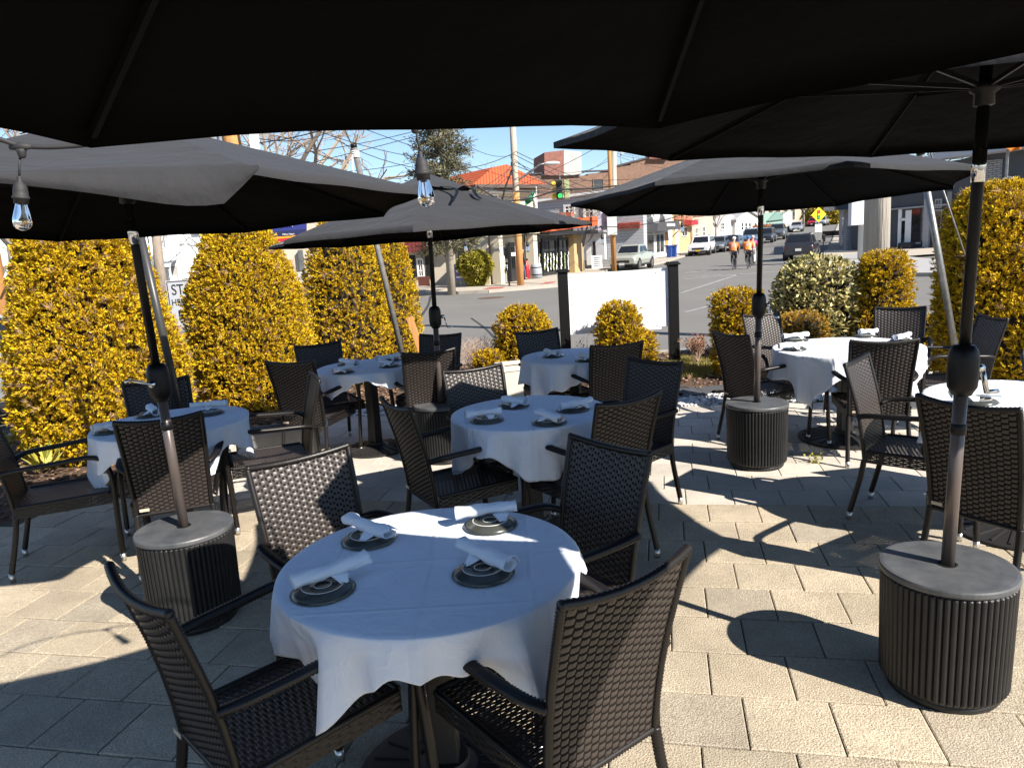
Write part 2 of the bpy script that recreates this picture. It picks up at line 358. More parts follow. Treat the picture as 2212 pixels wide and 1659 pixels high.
# planting bed beyond the patio, mulch with a rough surface
bed = [Vector((-5.0, 2.2))]+[Vector((-5.0, 8.2)), Vector((-4.6, 10.6)), Vector((8.8, 10.9)), Vector((8.8, 6.9)), Vector((7.5, 7.2))]
bed = [Vector((-6, 3.4))]+edge[:]+[Vector((7.5, 7.2)), Vector((9.2, 7.2)), Vector((9.2, 11.6)), Vector((4, 11.0)), Vector((-4.4, 11.4)), Vector((-5.5, 8.2)), Vector((-6, 5))]
slab('planting_bed', bed, -.3, -.02, dirt)
kb = MB()
kp = [Vector((9.2, 11.66, 0)), Vector((4, 11.06, 0)), Vector((-4.4, 11.46, 0)), Vector((-5.58, 8.2, 0)), Vector((-6.08, 5, 0)), Vector((-6.08, 0, 0))]
for a, b in zip(kp[:-1], kp[1:]): kb.bar((a.x, a.y, -.14), (b.x, b.y, -.14), .12, .3)
tag(kb.build('kerb', kerbm), kind='structure')
# stuff: mulch chips, white gravel, grass
def scatter(name, n, region, size, m, z=(-.02, .02), flat=.6, blade=False):
    V = []; F = []; k = 0; tries = 0
    xs = [p[0] for p in region]; ys = [p[1] for p in region]
    V = np.zeros((n, 8 if not blade else 4, 3)); i = 0
    while i < n and tries < n*30:
        tries += 1
        p = (random.uniform(min(xs), max(xs)), random.uniform(min(ys), max(ys)))
        if not inside(p, region) or inside(p, poly): continue
        s = random.uniform(*size); a = random.uniform(0, pi)
        if blade:
            dx, dy = math.cos(a)*s*.12, math.sin(a)*s*.12; lx, ly = random.uniform(-.5, .5)*s, random.uniform(-.5, .5)*s
            V[i] = [(p[0]-dx, p[1]-dy, z[0]), (p[0]+dx, p[1]+dy, z[0]), (p[0]+dx*.2+lx, p[1]+dy*.2+ly, z[0]+s), (p[0]-dx*.2+lx, p[1]-dy*.2+ly, z[0]+s)]
        else:
            M3 = Matrix.Rotation(a, 3, 'Z') @ Matrix.Rotation(random.uniform(-.5, .5), 3, 'X')
            c = Vector((p[0], p[1], random.uniform(*z)))
            q = []
            for sz in (-1, 1):
                for sx, sy in ((-1, -1), (1, -1), (1, 1), (-1, 1)):
                    q.append(c+M3 @ Vector((sx*s*random.uniform(.6, 1), sy*s*random.uniform(.4, .8), sz*s*flat*random.uniform(.6, 1))))
            V[i] = q
        i += 1
    V = V[:i]; base = (np.arange(i)*V.shape[1])[:, None, None]
    f = np.array([[0, 1, 2, 3]]) if blade else np.array([[0, 3, 2, 1], [4, 5, 6, 7], [0, 1, 5, 4], [1, 2, 6, 5], [2, 3, 7, 6], [3, 0, 4, 7]])
    o = mesh(name, V.reshape(-1, 3), (base+f[None]).reshape(-1, 4), m); return tag(o, kind='stuff')
gp = [edge[i] for i in range(6, 15)]
grav = gp+[atz(2000, 800).to_2d(), atz(1800, 838).to_2d(), atz(1640, 848).to_2d(), atz(1450, 836).to_2d(), atz(1290, 850).to_2d(), atz(900, 872).to_2d(), atz(700, 890).to_2d()]
scatter('white_gravel', 9000, grav, (.010, .022), gravelm, (-.015, .012))
chips = mat('mulch_chip', (.12, .07, .04), .9, island=[(.03, .02, .014), (.12, .065, .035), (.22, .13, .08), (.3, .19, .12), (.06, .04, .03)])
scatter('mulch', 9000, bed, (.012, .035), chips, (-.015, .01), .25)
grassm = mat('dry_grass', (.2, .17, .04), .8, island=[(.12, .12, .025), (.26, .23, .05), (.35, .29, .1), (.2, .18, .04)], trans=.3)
gr = [atz(1440, 815).to_2d(), atz(1570, 812).to_2d(), atz(1600, 780).to_2d(), atz(1480, 770).to_2d(), atz(1400, 790).to_2d()]
scatter('grass', 6000, gr, (.03, .07), grassm, (-.02, 0), blade=True)
# ------------------------------------------------------------------ far pavements
def strip(name, front_px, depth_vecs, m, h=.13, kerb=True):
    A = [ground(*q) for q in front_px]; B = [a+Vector((*d, 0)) for a, d in zip(A, depth_vecs)]
    V = []
    for a in A: V.append((a.x, a.y, zg(a.x, a.y)+h))
    for b in B: V.append((b.x, b.y, zg(b.x, b.y)+h))
    for a in A: V.append((a.x, a.y, zg(a.x, a.y)-.1))
    n = len(A)
    F = [[i, i+1, n+i+1, n+i] for i in range(n-1)]+[[i+1, i, 2*n+i, 2*n+i+1] for i in range(n-1)]
    o = mesh(name, V, F, m); fix_normals(o)
    tag(o, kind='structure')
    if kerb:
        k = MB()
        for a, b in zip(A[:-1], A[1:]):
            k.bar((a.x, a.y, zg(a.x, a.y)+h-.07), (b.x, b.y, zg(b.x, b.y)+h-.07), .16, .16)
        tag(k.build('far_kerb', kerbm), kind='structure')
    return A
strip('far_pavement', [(640, 652), (880, 637.5), (992, 636), (1055, 633), (1130, 627), (1210, 620), (1262, 603), (1310, 588), (1420, 572), (1481, 554), (1520, 541), (1600, 524), (1670, 507), (1730, 497)],
      [(-2, 16)]*3+[(-3, 16), (-5, 15), (-8, 14), (-10, 12), (-12, 10)]+[(-14, 6)]*6, concrete)
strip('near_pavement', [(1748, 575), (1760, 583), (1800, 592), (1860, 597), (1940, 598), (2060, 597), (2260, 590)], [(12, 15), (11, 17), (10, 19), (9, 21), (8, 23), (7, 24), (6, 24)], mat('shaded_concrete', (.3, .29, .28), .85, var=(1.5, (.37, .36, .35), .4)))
strip('uphill_pavement', [(1812, 484), (1806, 500), (1800, 520), (1790, 540), (1772, 556), (1748, 575)], [(14, 4)]*6, concrete)
rp = MB()
for q in [((1118, 625.5), (1160, 619)), ((1272, 0), (0, 0))][:1]: pass
def pad(a, b, c, d, dz=.134):
    P = [ground(*q) for q in (a, b, c, d)]; return mesh('tactile_pad', [(p.x, p.y, zg(p.x, p.y)+dz) for p in P], [[0, 1, 2, 3]], redpad)
for q in [((1042, 632), (1085, 629.5), (1092, 626), (1058, 627)), ((1166, 621), (1198, 616.5), (1202, 614), (1178, 616))]:
    tag(pad(*q), kind='structure')
# worn markings on the road (crosswalk and stop bar ghosts)
def mark(a, b, wd, dz=.006):
    A, B = ground(*a), ground(*b); d = (B-A); d.z = 0; n = Vector((-d.y, d.x, 0)).normalized()*wd/2
    P = [A-n, B-n, B+n, A+n]; V = []
    k = max(1, int(d.length/2)); V = []; F = []
    for i in range(k+1):
        t = i/k
        for s in (0, 1):
            p = (P[0].lerp(P[1], t) if s == 0 else P[3].lerp(P[2], t)); V.append((p.x, p.y, zg(p.x, p.y)+dz))
    F = [[2*i, 2*i+2, 2*i+3, 2*i+1] for i in range(k)]
    o = mesh('road_marking', V, F, wmark); return tag(o, kind='structure')
mark((1480, 590), (1700, 571), .35); mark((1500, 599), (1560, 594), .3); mark((1470, 634), (1600, 592), .14); mark((1480, 604), (1740, 581), .25)
mark((1480, 675), (1560, 655), .12); mark((900, 655), (1050, 652), .1); mark((1940, 606), (2100, 604), .15)
tar = mat('tar_seam', (.035, .035, .036), .7)
def seam(px, name='tar_seam', r=.04):
    pts = crom([ground(*q) for q in px], 6); V = []; F = []
    for i, p in enumerate(pts):
        d = pts[min(i+1, len(pts)-1)]-pts[max(i-1, 0)]; n = Vector((-d.y, d.x, 0)).normalized()*r
        for q in (p-n, p+n): V.append((q.x, q.y, zg(q.x, q.y)+.005))
    return tag(mesh(name, V, [[2*i, 2*i+2, 2*i+3, 2*i+1] for i in range(len(pts)-1)], tar), kind='structure')
seam([(1018, 688), (1050, 712), (1080, 745), (1105, 775)], r=.03); seam([(930, 640), (925, 660), (905, 690)], r=.05); seam([(1570, 672), (1660, 668), (1740, 667)], r=.03)
mh = ground(1060, 644); tag(MB().cyl((mh.x, mh.y, mh.z-.02), (mh.x, mh.y, mh.z+.008), .55, n=20).build('manhole_cover', mat('rusty_iron', (.1, .05, .03), .8)), 'rusty round manhole cover in the asphalt before the cafe', 'manhole cover')
# ------------------------------------------------------------------ wicker chair
def weave(S, nrow, nst, A=.0042, fill=.86, sub=4, row0=0.0, row1=1.0):
    """over-and-under strands on the surface S(s in -1..1, v in 0..1) -> (pos, normal), plus the upright stakes"""
    V = []; F = []
    m = nst*sub+1; ss = np.linspace(-1, 1, m)
    for j in range(nrow):
        base = len(V)
        for i in range(m):
            off = A*math.cos(pi*(i/sub+j))
            for q, k in ((-.5, .35), (0, 1), (.5, .35)):
                v = row0+(row1-row0)*(j+.5+q*fill)/nrow
                p, n = S(ss[i], v); V.append(p+n*off*k)
        for i in range(m-1):
            for q in (0, 1):
                a = base+i*3+q; F.append([a, a+3, a+4, a+1])
    for k in range(nst+1):
        base = len(V); s0 = -1+2*k/nst; h = .22/nst
        for j in range(9):
            v = j/8
            for q in (-h, h):
                p, n = S(s0+q, v); V.append(p)
        for j in range(8):
            a = base+j*2; F.append([a, a+1, a+3, a+2])
    return V, F
def yback(z): t = (z-.36)/.56; return -.215-.03*t-.088*t*t
def S_back(s, v):
    z = .365+(.90-.365)*v; hw = .192+.022*v
    top = .018*s*s*max(0, v-.8)/.2
    p = Vector((s*hw, yback(z)-.022*(1-s*s)*v, z+top)); n = Vector((0, 1, .2+.2*v)).normalized(); return p, n
def S_seat(s, v): return Vector((s*.215, -.205+.47*v, .425-.012*(1-s*s)*math.sin(pi*v))), Vector((0, 0, 1))
def make_chair():
    t = thing('wicker_armchair', 'x', 'chair')
    V, F = weave(S_back, 46, 15, A=.0050, fill=1.25); b0 = len(V); f0 = len(F)
    for i in range(17):                          # added dark sheet behind the strands, painting shade into the gaps
        for j in range(13):
            p, n = S_back(-1+i/8, j/12); V.append(p-n*.0005)
    for i in range(16):
        for j in range(12): F.append([b0+i*13+j, b0+i*13+13+j, b0+i*13+14+j, b0+i*13+j+1])
    bo = mesh('backrest', V, F, [wicker, gapm], t, True)
    for pf in bo.data.polygons[f0:]: pf.material_index = 1
    fr = MB()
    side = lambda s: [S_back(s, v)[0] for v in (0, .2, .4, .6, .8, 1)]
    fr.tube(side(-1), .012, 8, rings=.0105); fr.tube(side(1), .012, 8, rings=.0105)
    fr.tube([S_back(s, 1)[0]+Vector((0, 0, .004)) for s in np.linspace(-1.03, 1.03, 9)], .0135, 8, rings=.016)
    fr.tube([S_back(s, 0)[0] for s in (-1, 0, 1)], .011, 8, rings=.0105)
    fr.build('back_frame', wickdark, t, True)
    V, F = weave(S_seat, 40, 15, A=.0035, fill=.95); mesh('seat', V, F, wicker, t, True)
    ap = MB()
    for S in (lambda s, v: (Vector((s*.215, .27, .36+.065*v)), Vector((0, 1, 0))), lambda s, v: (Vector((-.218, .03+s*.24, .36+.065*v)), Vector((-1, 0, 0))), lambda s, v: (Vector((.218, .03+s*.24, .36+.065*v)), Vector((1, 0, 0)))):
        V, F = weave(S, 6, 14, A=.003, fill=.95); ap.add(V, F)
    ap.tube([(-.21, .272, .427), (.21, .272, .427)], .012, 8, rings=.0105)
    for sx in (-1, 1): ap.tube([(sx*.216, -.2, .425), (sx*.216, .268, .427)], .012, 8, rings=.0105)
    ap.build('seat_rim', wickdark, t, True)
    for sx in (-1, 1):
        P = crom([(sx*.205, -.245, .625), (sx*.245, -.18, .645), (sx*.262, 0, .655), (sx*.268, .17, .665), (sx*.266, .245, .65), (sx*.26, .282, .6)], 6)
        MB().tube(P, .021, 10, rings=.0105, flat=.72).build('arm', wickdark, t, True)
        l = MB().tube(crom([(sx*.26, .282, .6), (sx*.255, .298, .5), (sx*.243, .292, .3), (sx*.228, .285, .045)], 6), .0165, 9, rings=.0105).build('leg', wickdark, t, True)
        MB().cyl((sx*.228, .285, .046), (sx*.227, .285, 0), .0165, .0155, 10).build('foot_cap', alu, l, True)
        l = MB().tube(crom([(sx*.196, -.215, .37), (sx*.2, -.235, .25), (sx*.207, -.285, .045)], 6), .0165, 9, rings=.0105).build('leg', wickdark, t, True)
        MB().cyl((sx*.207, -.285, .046), (sx*.2075, -.286, 0), .0165, .0155, 10).build('foot_cap', alu, l, True)
    tg = MB().box((-.15, yback(.40)-.0265, .40), (.05, .003, .016)).build('maker_tag', mat('tag', (.5, .42, .33), .5), t)
    return t
TABLES = {'T1': (-.29, 2.15, .465), 'T2': (.09, 4.17, .455), 'T3': (-2.15, 4.50, .46), 'T4': (-1.25, 6.38, .45), 'T5': (.55, 6.25, .45), 'T6': (2.70, 5.80, .56), 'T7': (2.72, 3.78, .48)}
ZC = .92
CH = [  # table, back-top corners in the photograph, label
 ('T1', (528, 1015.5, 754.5, 962), 'sunlit wicker chair facing the front table, behind its left rim'),
 ('T1', (1235.8, 942.7, 1403.7, 982), 'shaded wicker chair behind the right rim of the front table, front of its backrest showing'),
 ('T1', (235.6, 1227, 358.6, 1328), 'wicker chair at the bottom left with white tablecloth corner on its seat'),
 ('T1', (1212.5, 1313.6, 1489.8, 1187.3), 'nearest wicker chair, wide dark back to the camera, right of the front table'),
 ('T2', (825, 861.7, 881.5, 885.7), 'wicker chair drawn up to the left of the middle table, seen from its side'),
 ('T2', (963.3, 803.9, 1076.2, 788.4), 'sunlit wicker chair behind the middle table, next to a fluted umbrella base'),
 ('T2', (1291.7, 877.8, 1424.9, 848.1), 'dark wicker chair back on the right of the middle table'),
 ('T2', (1365.6, 776, 1465.8, 784.6), 'wicker chair half sunlit diagonally across its backrest, beyond the right of the middle table'),
 ('T5', (1282.4, 749.4, 1382.6, 739.5), 'dark wicker chair with its back to the camera before the white blank sign'),
 ('T5', (1120, 719.2, 1197.6, 710.8), 'sunlit wicker chair behind the small table left of the blank sign post'),
 ('T4', (643, 748.8, 727.7, 739), 'wicker chair with sunlit top edge against the yellow conifers behind the back table'),
 ('T4', (585, 782.7, 664, 781), 'black shaded wicker chair on the left of the back table by the conifers'),
 ('T3', (672.7, 806.7, 689.6, 823.6), 'wicker chair seen edge-on with lit arms at the right of the left table'),
 ('T4', (891.4, 763, 960.5, 756), 'dark wicker chair behind the middle umbrella pole, at the right of the back table'),
 ('T4', (921, 723.5, 981.7, 722), 'farthest wicker chair beside the orange timber prop, behind the middle umbrella pole'),
 ('T3', (270.9, 832, 400.7, 814.6), 'wicker chair with sunlit top in front of the tall yellow hedge behind the left table'),
 ('T3', (248.3, 915.4, 433.2, 892.8), 'dark wicker chair directly behind the left umbrella pole, back to the camera'),
 ('T3', (-60.6, 922.8, -22.4, 892.8), 'wicker chair cut off by the left picture edge, arms towards the left table'),
 ('T6', (1547.6, 718.3, 1605.5, 725.4), 'wicker chair in side view left of the sunlit right table, beside the umbrella pole'),
 ('T6', (1604, 683, 1681.7, 674.6), 'wicker chair behind the sunlit right table, in front of the low round hedge'),
 ('T6', (1891, 665, 1999.9, 663.7), 'black shaded wicker chair behind the sunlit right table, below the tall clipped shrub'),
 ('T6', (2118.4, 680.6, 2173.5, 690.5), 'shaded wicker chair facing left at the far right end of the sunlit table'),
 ('T6', (1837.6, 738.5, 1984.4, 734.3), 'brown sunlit wicker chair back directly in front of the sunlit right table'),
 ('T7', (1834.8, 785, 1864.5, 771), 'lit brown wicker chair facing right with a dropped napkin on its seat'),
 ('T7', (2230, 760, 2330, 752), 'wicker chair mostly beyond the right picture edge, behind the cut off table'),
 ('T7', (1978.7, 855.6, 2205.9, 888), 'large dark wicker chair back at the right edge behind the umbrella pole'),
]
chair0 = make_chair(); CHAIRS = []
for i, (tk, q, lab) in enumerate(CH):
    a, b = atz(q[0], q[1], ZC), atz(q[2], q[3], ZC); mid = (a+b)/2; d = (b-a).normalized()
    n = Vector((-d.y, d.x, 0)); tx, ty, _ = TABLES[tk]
    if n.dot(Vector((tx, ty, 0))-mid) < 0: n = -n
    c = chair0 if i == 0 else copy_tree(chair0)
    p = mid+n*.33; c.location = (p.x, p.y, 0.001); c.rotation_euler = (0, 0, math.atan2(-n.x, n.y))
    tag(c, lab, 'chair', 'wicker armchairs on the patio'); CHAIRS.append(c)
# ------------------------------------------------------------------ tables, cloths, plates, napkins
TN = {'T1': 'the front table', 'T2': 'the middle table', 'T3': 'the left table', 'T4': 'the back left table', 'T5': 'the table by the blank sign', 'T6': 'the sunlit table', 'T7': 'the right edge table'}
t0 = thing('pedestal_table', 'x', 'table')
MB().lathe([(0.02, .715), (.40, .715), (.405, .72), (.405, .745), (.40, .75), (.02, .75)], n=40).build('tabletop', mat('table_wood', (.06, .04, .03), .5), t0)
MB().box((0, 0, .38), (.085, .085, .68)).build('column', castiron, t0, bevel=.006)
pb = MB().lathe([(.29, 0), (.3, .006), (.3, .016), (.25, .024), (.1, .045), (.075, .06), (.07, .075)], n=40)
for k in range(20):
    a = 2*pi*k/20; pb.bar((.11*math.cos(a), .11*math.sin(a), .042), (.27*math.cos(a), .27*math.sin(a), .022), .012, .012)
pb.build('base_plate', castiron, t0)
HALF = {'T1': .585, 'T2': .62, 'T3': .62, 'T4': .53, 'T5': .64, 'T6': .74, 'T7': .64}
PHI = {'T1': -2.30, 'T2': -1.35, 'T3': -2.6, 'T4': -2.2, 'T5': -2.5, 'T6': -2.6, 'T7': -2.0}
def cloth(key, zt=.757):
    _, _, R = TABLES[key]; a = HALF[key]; phi = PHI[key]; rs = random.Random(key)
    n = 220; V = []; F = []; rings = [0.02, .2, .4, .6, .75, .88, .96, 1.0]; nd = 18
    ph = [rs.uniform(0, 2*pi) for _ in range(8)]; kx = [rs.choice((9, 11, 13)), rs.choice((5, 6, 7)), 17]
    for rr in rings:
        for k in range(n):
            t = 2*pi*k/n; z = zt+.0012*math.sin(3*t+ph[0])*rr
            V.append((R*rr*math.cos(t), R*rr*math.sin(t), z))
    for j in range(1, nd+1):
        f = j/nd
        for k in range(n):
            t = 2*pi*k/n; u = ((t-phi) % (pi/2))-pi/4       # angle from nearest side middle, corners at phi+k*90
            rm = min(a/math.cos(u), a*1.27)*(1+.028*math.sin(5*t+ph[6])+.03*math.sin(9*t+ph[7])+.015*math.sin(23*t+ph[5])); L = (rm-R)*1.0; l = f*L
            cn = (abs(u)/(pi/4))**2.2
            fo = lambda x: 1-2.1*abs(math.sin(x/2))**.75
            wob = (.5*fo(kx[0]*t+ph[1])+.5*fo(kx[1]*t+ph[2])+.28*math.sin(kx[2]*t+ph[3]))
            out = .006+.16*l*(.6+.4*math.sin(2*t+ph[4]))+wob*l*(.30+.12*cn)
            ed = min(1, l/.03)
            z = zt-.008*ed-max(0, l-.012)*(.965-.02*wob)
            tt = t+cn*l*.35*math.sin(kx[1]*t+ph[5])
            V.append(((R+out*ed)*math.cos(tt), (R+out*ed)*math.sin(tt), z))
    m = len(rings)+nd
    for j in range(m-1):
        for k in range(n):
            k2 = (k+1) % n; F.append([j*n+k, j*n+k2, (j+1)*n+k2, (j+1)*n+k])
    F.append(list(range(n))[::-1])
    return V, F
def hem(o):
    s = o.modifiers.new('s', 'SOLIDIFY'); s.thickness = .0016; s.offset = -1
CLB = {'T1': 'large white tablecloth in shade with a strip of sun, nearest the camera', 'T2': 'white tablecloth on the middle table, hanging in deep folds', 'T3': 'white tablecloth on the left table, its long corner hanging to the left',
       'T4': 'white tablecloth on the back left table before the yellow conifers', 'T5': 'white tablecloth hanging low on the small back table by the blank sign', 'T6': 'sunlit white tablecloth on the wide right table', 'T7': 'white tablecloth cut off by the right edge'}
TLB = {'T1': 'dark pedestal table under the front white cloth', 'T2': 'dark pedestal table under the middle white cloth', 'T3': 'pedestal table under the left white cloth by the tall hedge', 'T4': 'pedestal table with round iron base in front of the yellow conifers',
       'T5': 'pedestal table under the low hanging cloth by the blank sign', 'T6': 'pedestal table with ribbed round base under the sunlit right cloth', 'T7': 'pedestal table under the cloth at the right edge'}
for i, k in enumerate(TABLES):
    x, y, R = TABLES[k]; t = t0 if i == 0 else copy_tree(t0)
    t.location = (x, y, .001); t.rotation_euler = (0, 0, .3*i); tag(t, TLB[k], 'table', 'pedestal tables on the patio')
    if R > .5: t.scale = (1.2, 1.2, 1)
    V, F = cloth(k); o = mesh('tablecloth', V, F, linen, None, True); o.location = (x, y, 0); hem(o)
    tag(o, CLB[k], 'tablecloth', 'white tablecloths')
ZT = .7585
PR = [(.082, 0), (.092, .003), (.094, .006), (.082, .015), (.064, .0225), (.058, .024), (.054, .0215), (.03, .0215), (.027, .0235), (.022, .0235), (.019, .021), (.004, .021)]
def make_plate():
    t = thing('side_plate', 'x', 'plate')
    MB().lathe(PR, n=36).build('body', plate_g, t, True)
    MB().lathe([(.0615, .0235), (.061, .0246), (.059, .0246), (.0585, .0235)], n=36, cap=False).build('foot_ring', plate_w, t, True)
    MB().lathe([(.0265, .0236), (.026, .0243), (.0242, .0243), (.0237, .0236)], n=30, cap=False).build('inner_ring', plate_w, t, True)
    return t
def make_napkin(L, seed):
    rs = random.Random(seed); V = []; F = []; n = 20; m = 18; r0 = .025
    bx = rs.uniform(-.006, .006)
    for i in range(m+1):                         # spiral roll, slightly flattened and lumpy
        x = (i/m-.5)*L; c = bx*math.sin(pi*i/m)*2; fl = 1+.1*math.sin(i*.9+seed)+.12*((i/m-.5)*2)**2
        for k in range(n+9):
            a = 2*pi*k/n+.25*math.sin(i*.35+seed); r = r0*(1-.017*k)*fl*(1+.09*math.sin(2*a+i*.33+seed*2)+.06*math.sin(5*a+i*.7+seed))
            V.append((x+.004*math.sin(a+seed), c+r*1.12*math.cos(a), r0*1.0+r*.86*math.sin(a)))
    w_ = n+9
    for i in range(m):
        for k in range(w_-1): F.append([i*w_+k, i*w_+k+1, (i+1)*w_+k+1, (i+1)*w_+k])
    b = len(V)                                    # loose corner flap
    fx = rs.uniform(-.03, .05)
    for i in range(5):
        for j in range(4):
            V.append((fx+(i-2)*.014*(1-.2*j), -r0*.9-.012*j-.004*math.sin(i*1.3+seed), r0*.75-.006*j+.002*math.sin(i+j)))
    for i in range(4):
        for j in range(3): F.append([b+i*4+j, b+i*4+j+1, b+(i+1)*4+j+1, b+(i+1)*4+j])
    return V, F
ITEMS = [  # table, plate pixel, napkin end pixels, where
 ('T1', (796.7, 1160), (752, 1121, 846, 1156), 'far left', 'facing the sunlit chair'), ('T1', (1059, 1129), (984, 1113, 1116, 1096), 'far right', 'in the strip of sun'),
 ('T1', (697.6, 1270), (627, 1262, 798, 1206), 'near left', 'nearest the camera on the left'), ('T1', (1043.5, 1232), (990, 1172, 1112, 1226), 'near right', 'nearest the camera on the right'),
 ('T2', (1110, 874), (1086, 864, 1136, 870), 'far left', 'at the far side'), ('T2', (1052, 905), (1004, 898, 1082, 890), 'near left', 'at the left rim'),
 ('T2', (1187, 910), (1160, 890, 1217, 910), 'near right', 'nearest the camera'), ('T2', (1237, 882), (1202, 882, 1282, 864), 'far right', 'on the right beside the dark chair'),
 ('T3', (324.5, 895), (319, 878, 342, 896), 'far', 'standing up beside the pole'), ('T3', (451.5, 891), (412, 878, 490, 872), 'right', 'at its right end'), ('T3', (237, 929), (205, 926, 252, 916), 'near left', 'partly behind the chair back'),
 ('T4', (845, 776.5), (812, 776, 862, 768), 'far right', 'farthest on the right'), ('T4', (842, 789), (820, 780, 853, 788), 'near right', 'before the farther roll'), ('T4', (752, 786), (738, 780, 772, 783), 'far left', 'behind the nearer left roll'), ('T4', (742, 803), (712, 804, 766, 791), 'near left', 'at the near left rim'),
 ('T5', (1195, 768), (1174, 758, 1213, 766), 'left', 'on its left'), ('T5', (1267, 777), (1251, 768, 1281, 771), 'right', 'beside a dark chair'),
 ('T6', (1870, 725), (1858, 718, 1892, 716), 'far', 'before the black chair'), ('T6', (1722, 733.5), (1690, 728, 1746, 723), 'far left', 'at its far left rim'), ('T6', (1716, 753), (1682, 749, 1740, 745), 'near left', 'nearest on its left'), ('T6', (1949, 734), (1926, 733, 1972, 721), 'right', 'behind the brown chair'),
 ('T7', (2113, 865), (2052, 854, 2164, 852), 'left', 'at its left rim'),
]
p0 = make_plate()
for i, (k, pp, q, wh, extra) in enumerate(ITEMS):
    pl = p0 if i == 0 else copy_tree(p0); c = atz(*pp, ZT+.012); pl.location = (c.x, c.y, ZT); pl.rotation_euler = (0, 0, i)
    if k != 'T1': pl.scale = (1.02,)*3
    tag(pl, 'upturned dark plate with pale foot rings, %s on %s' % (wh, TN[k]), 'plate', 'upturned side plates')
    zn = ZT+.024
    a, b = atz(q[0], q[1], zn+.02), atz(q[2], q[3], zn+.02); d = b-a; L = min(.24, max(.15, d.length))
    V, F = make_napkin(L, i+1); o = mesh('napkin_roll', V, F, napm, None, True)
    mid = (a+b)/2; dv = Vector((mid.x-c.x, mid.y-c.y)); 
    o.location = (mid.x, mid.y, zn-.001); o.rotation_euler = (0, 0, math.atan2(d.y, d.x))
    o.modifiers.new('s', 'SOLIDIFY').thickness = .0012
    tag(o, 'white napkin roll %s on %s, %s' % (wh, TN[k], extra), 'napkin', 'rolled white napkins')
# dropped napkin corner on the chair seat
s = CHAIRS[23]; o = mesh('dropped_napkin', [(-.06, -.05, .432), (.05, -.06, .431), (.06, .05, .434), (-.05, .06, .436), (0, 0, .437)], [[0, 1, 4], [1, 2, 4], [2, 3, 4], [3, 0, 4]], napm)
p = atz(2105, 1067, .432); o.location = (p.x, p.y, 0); tag(o, 'small white napkin lying flat on a wicker seat by the right umbrella', 'napkin')
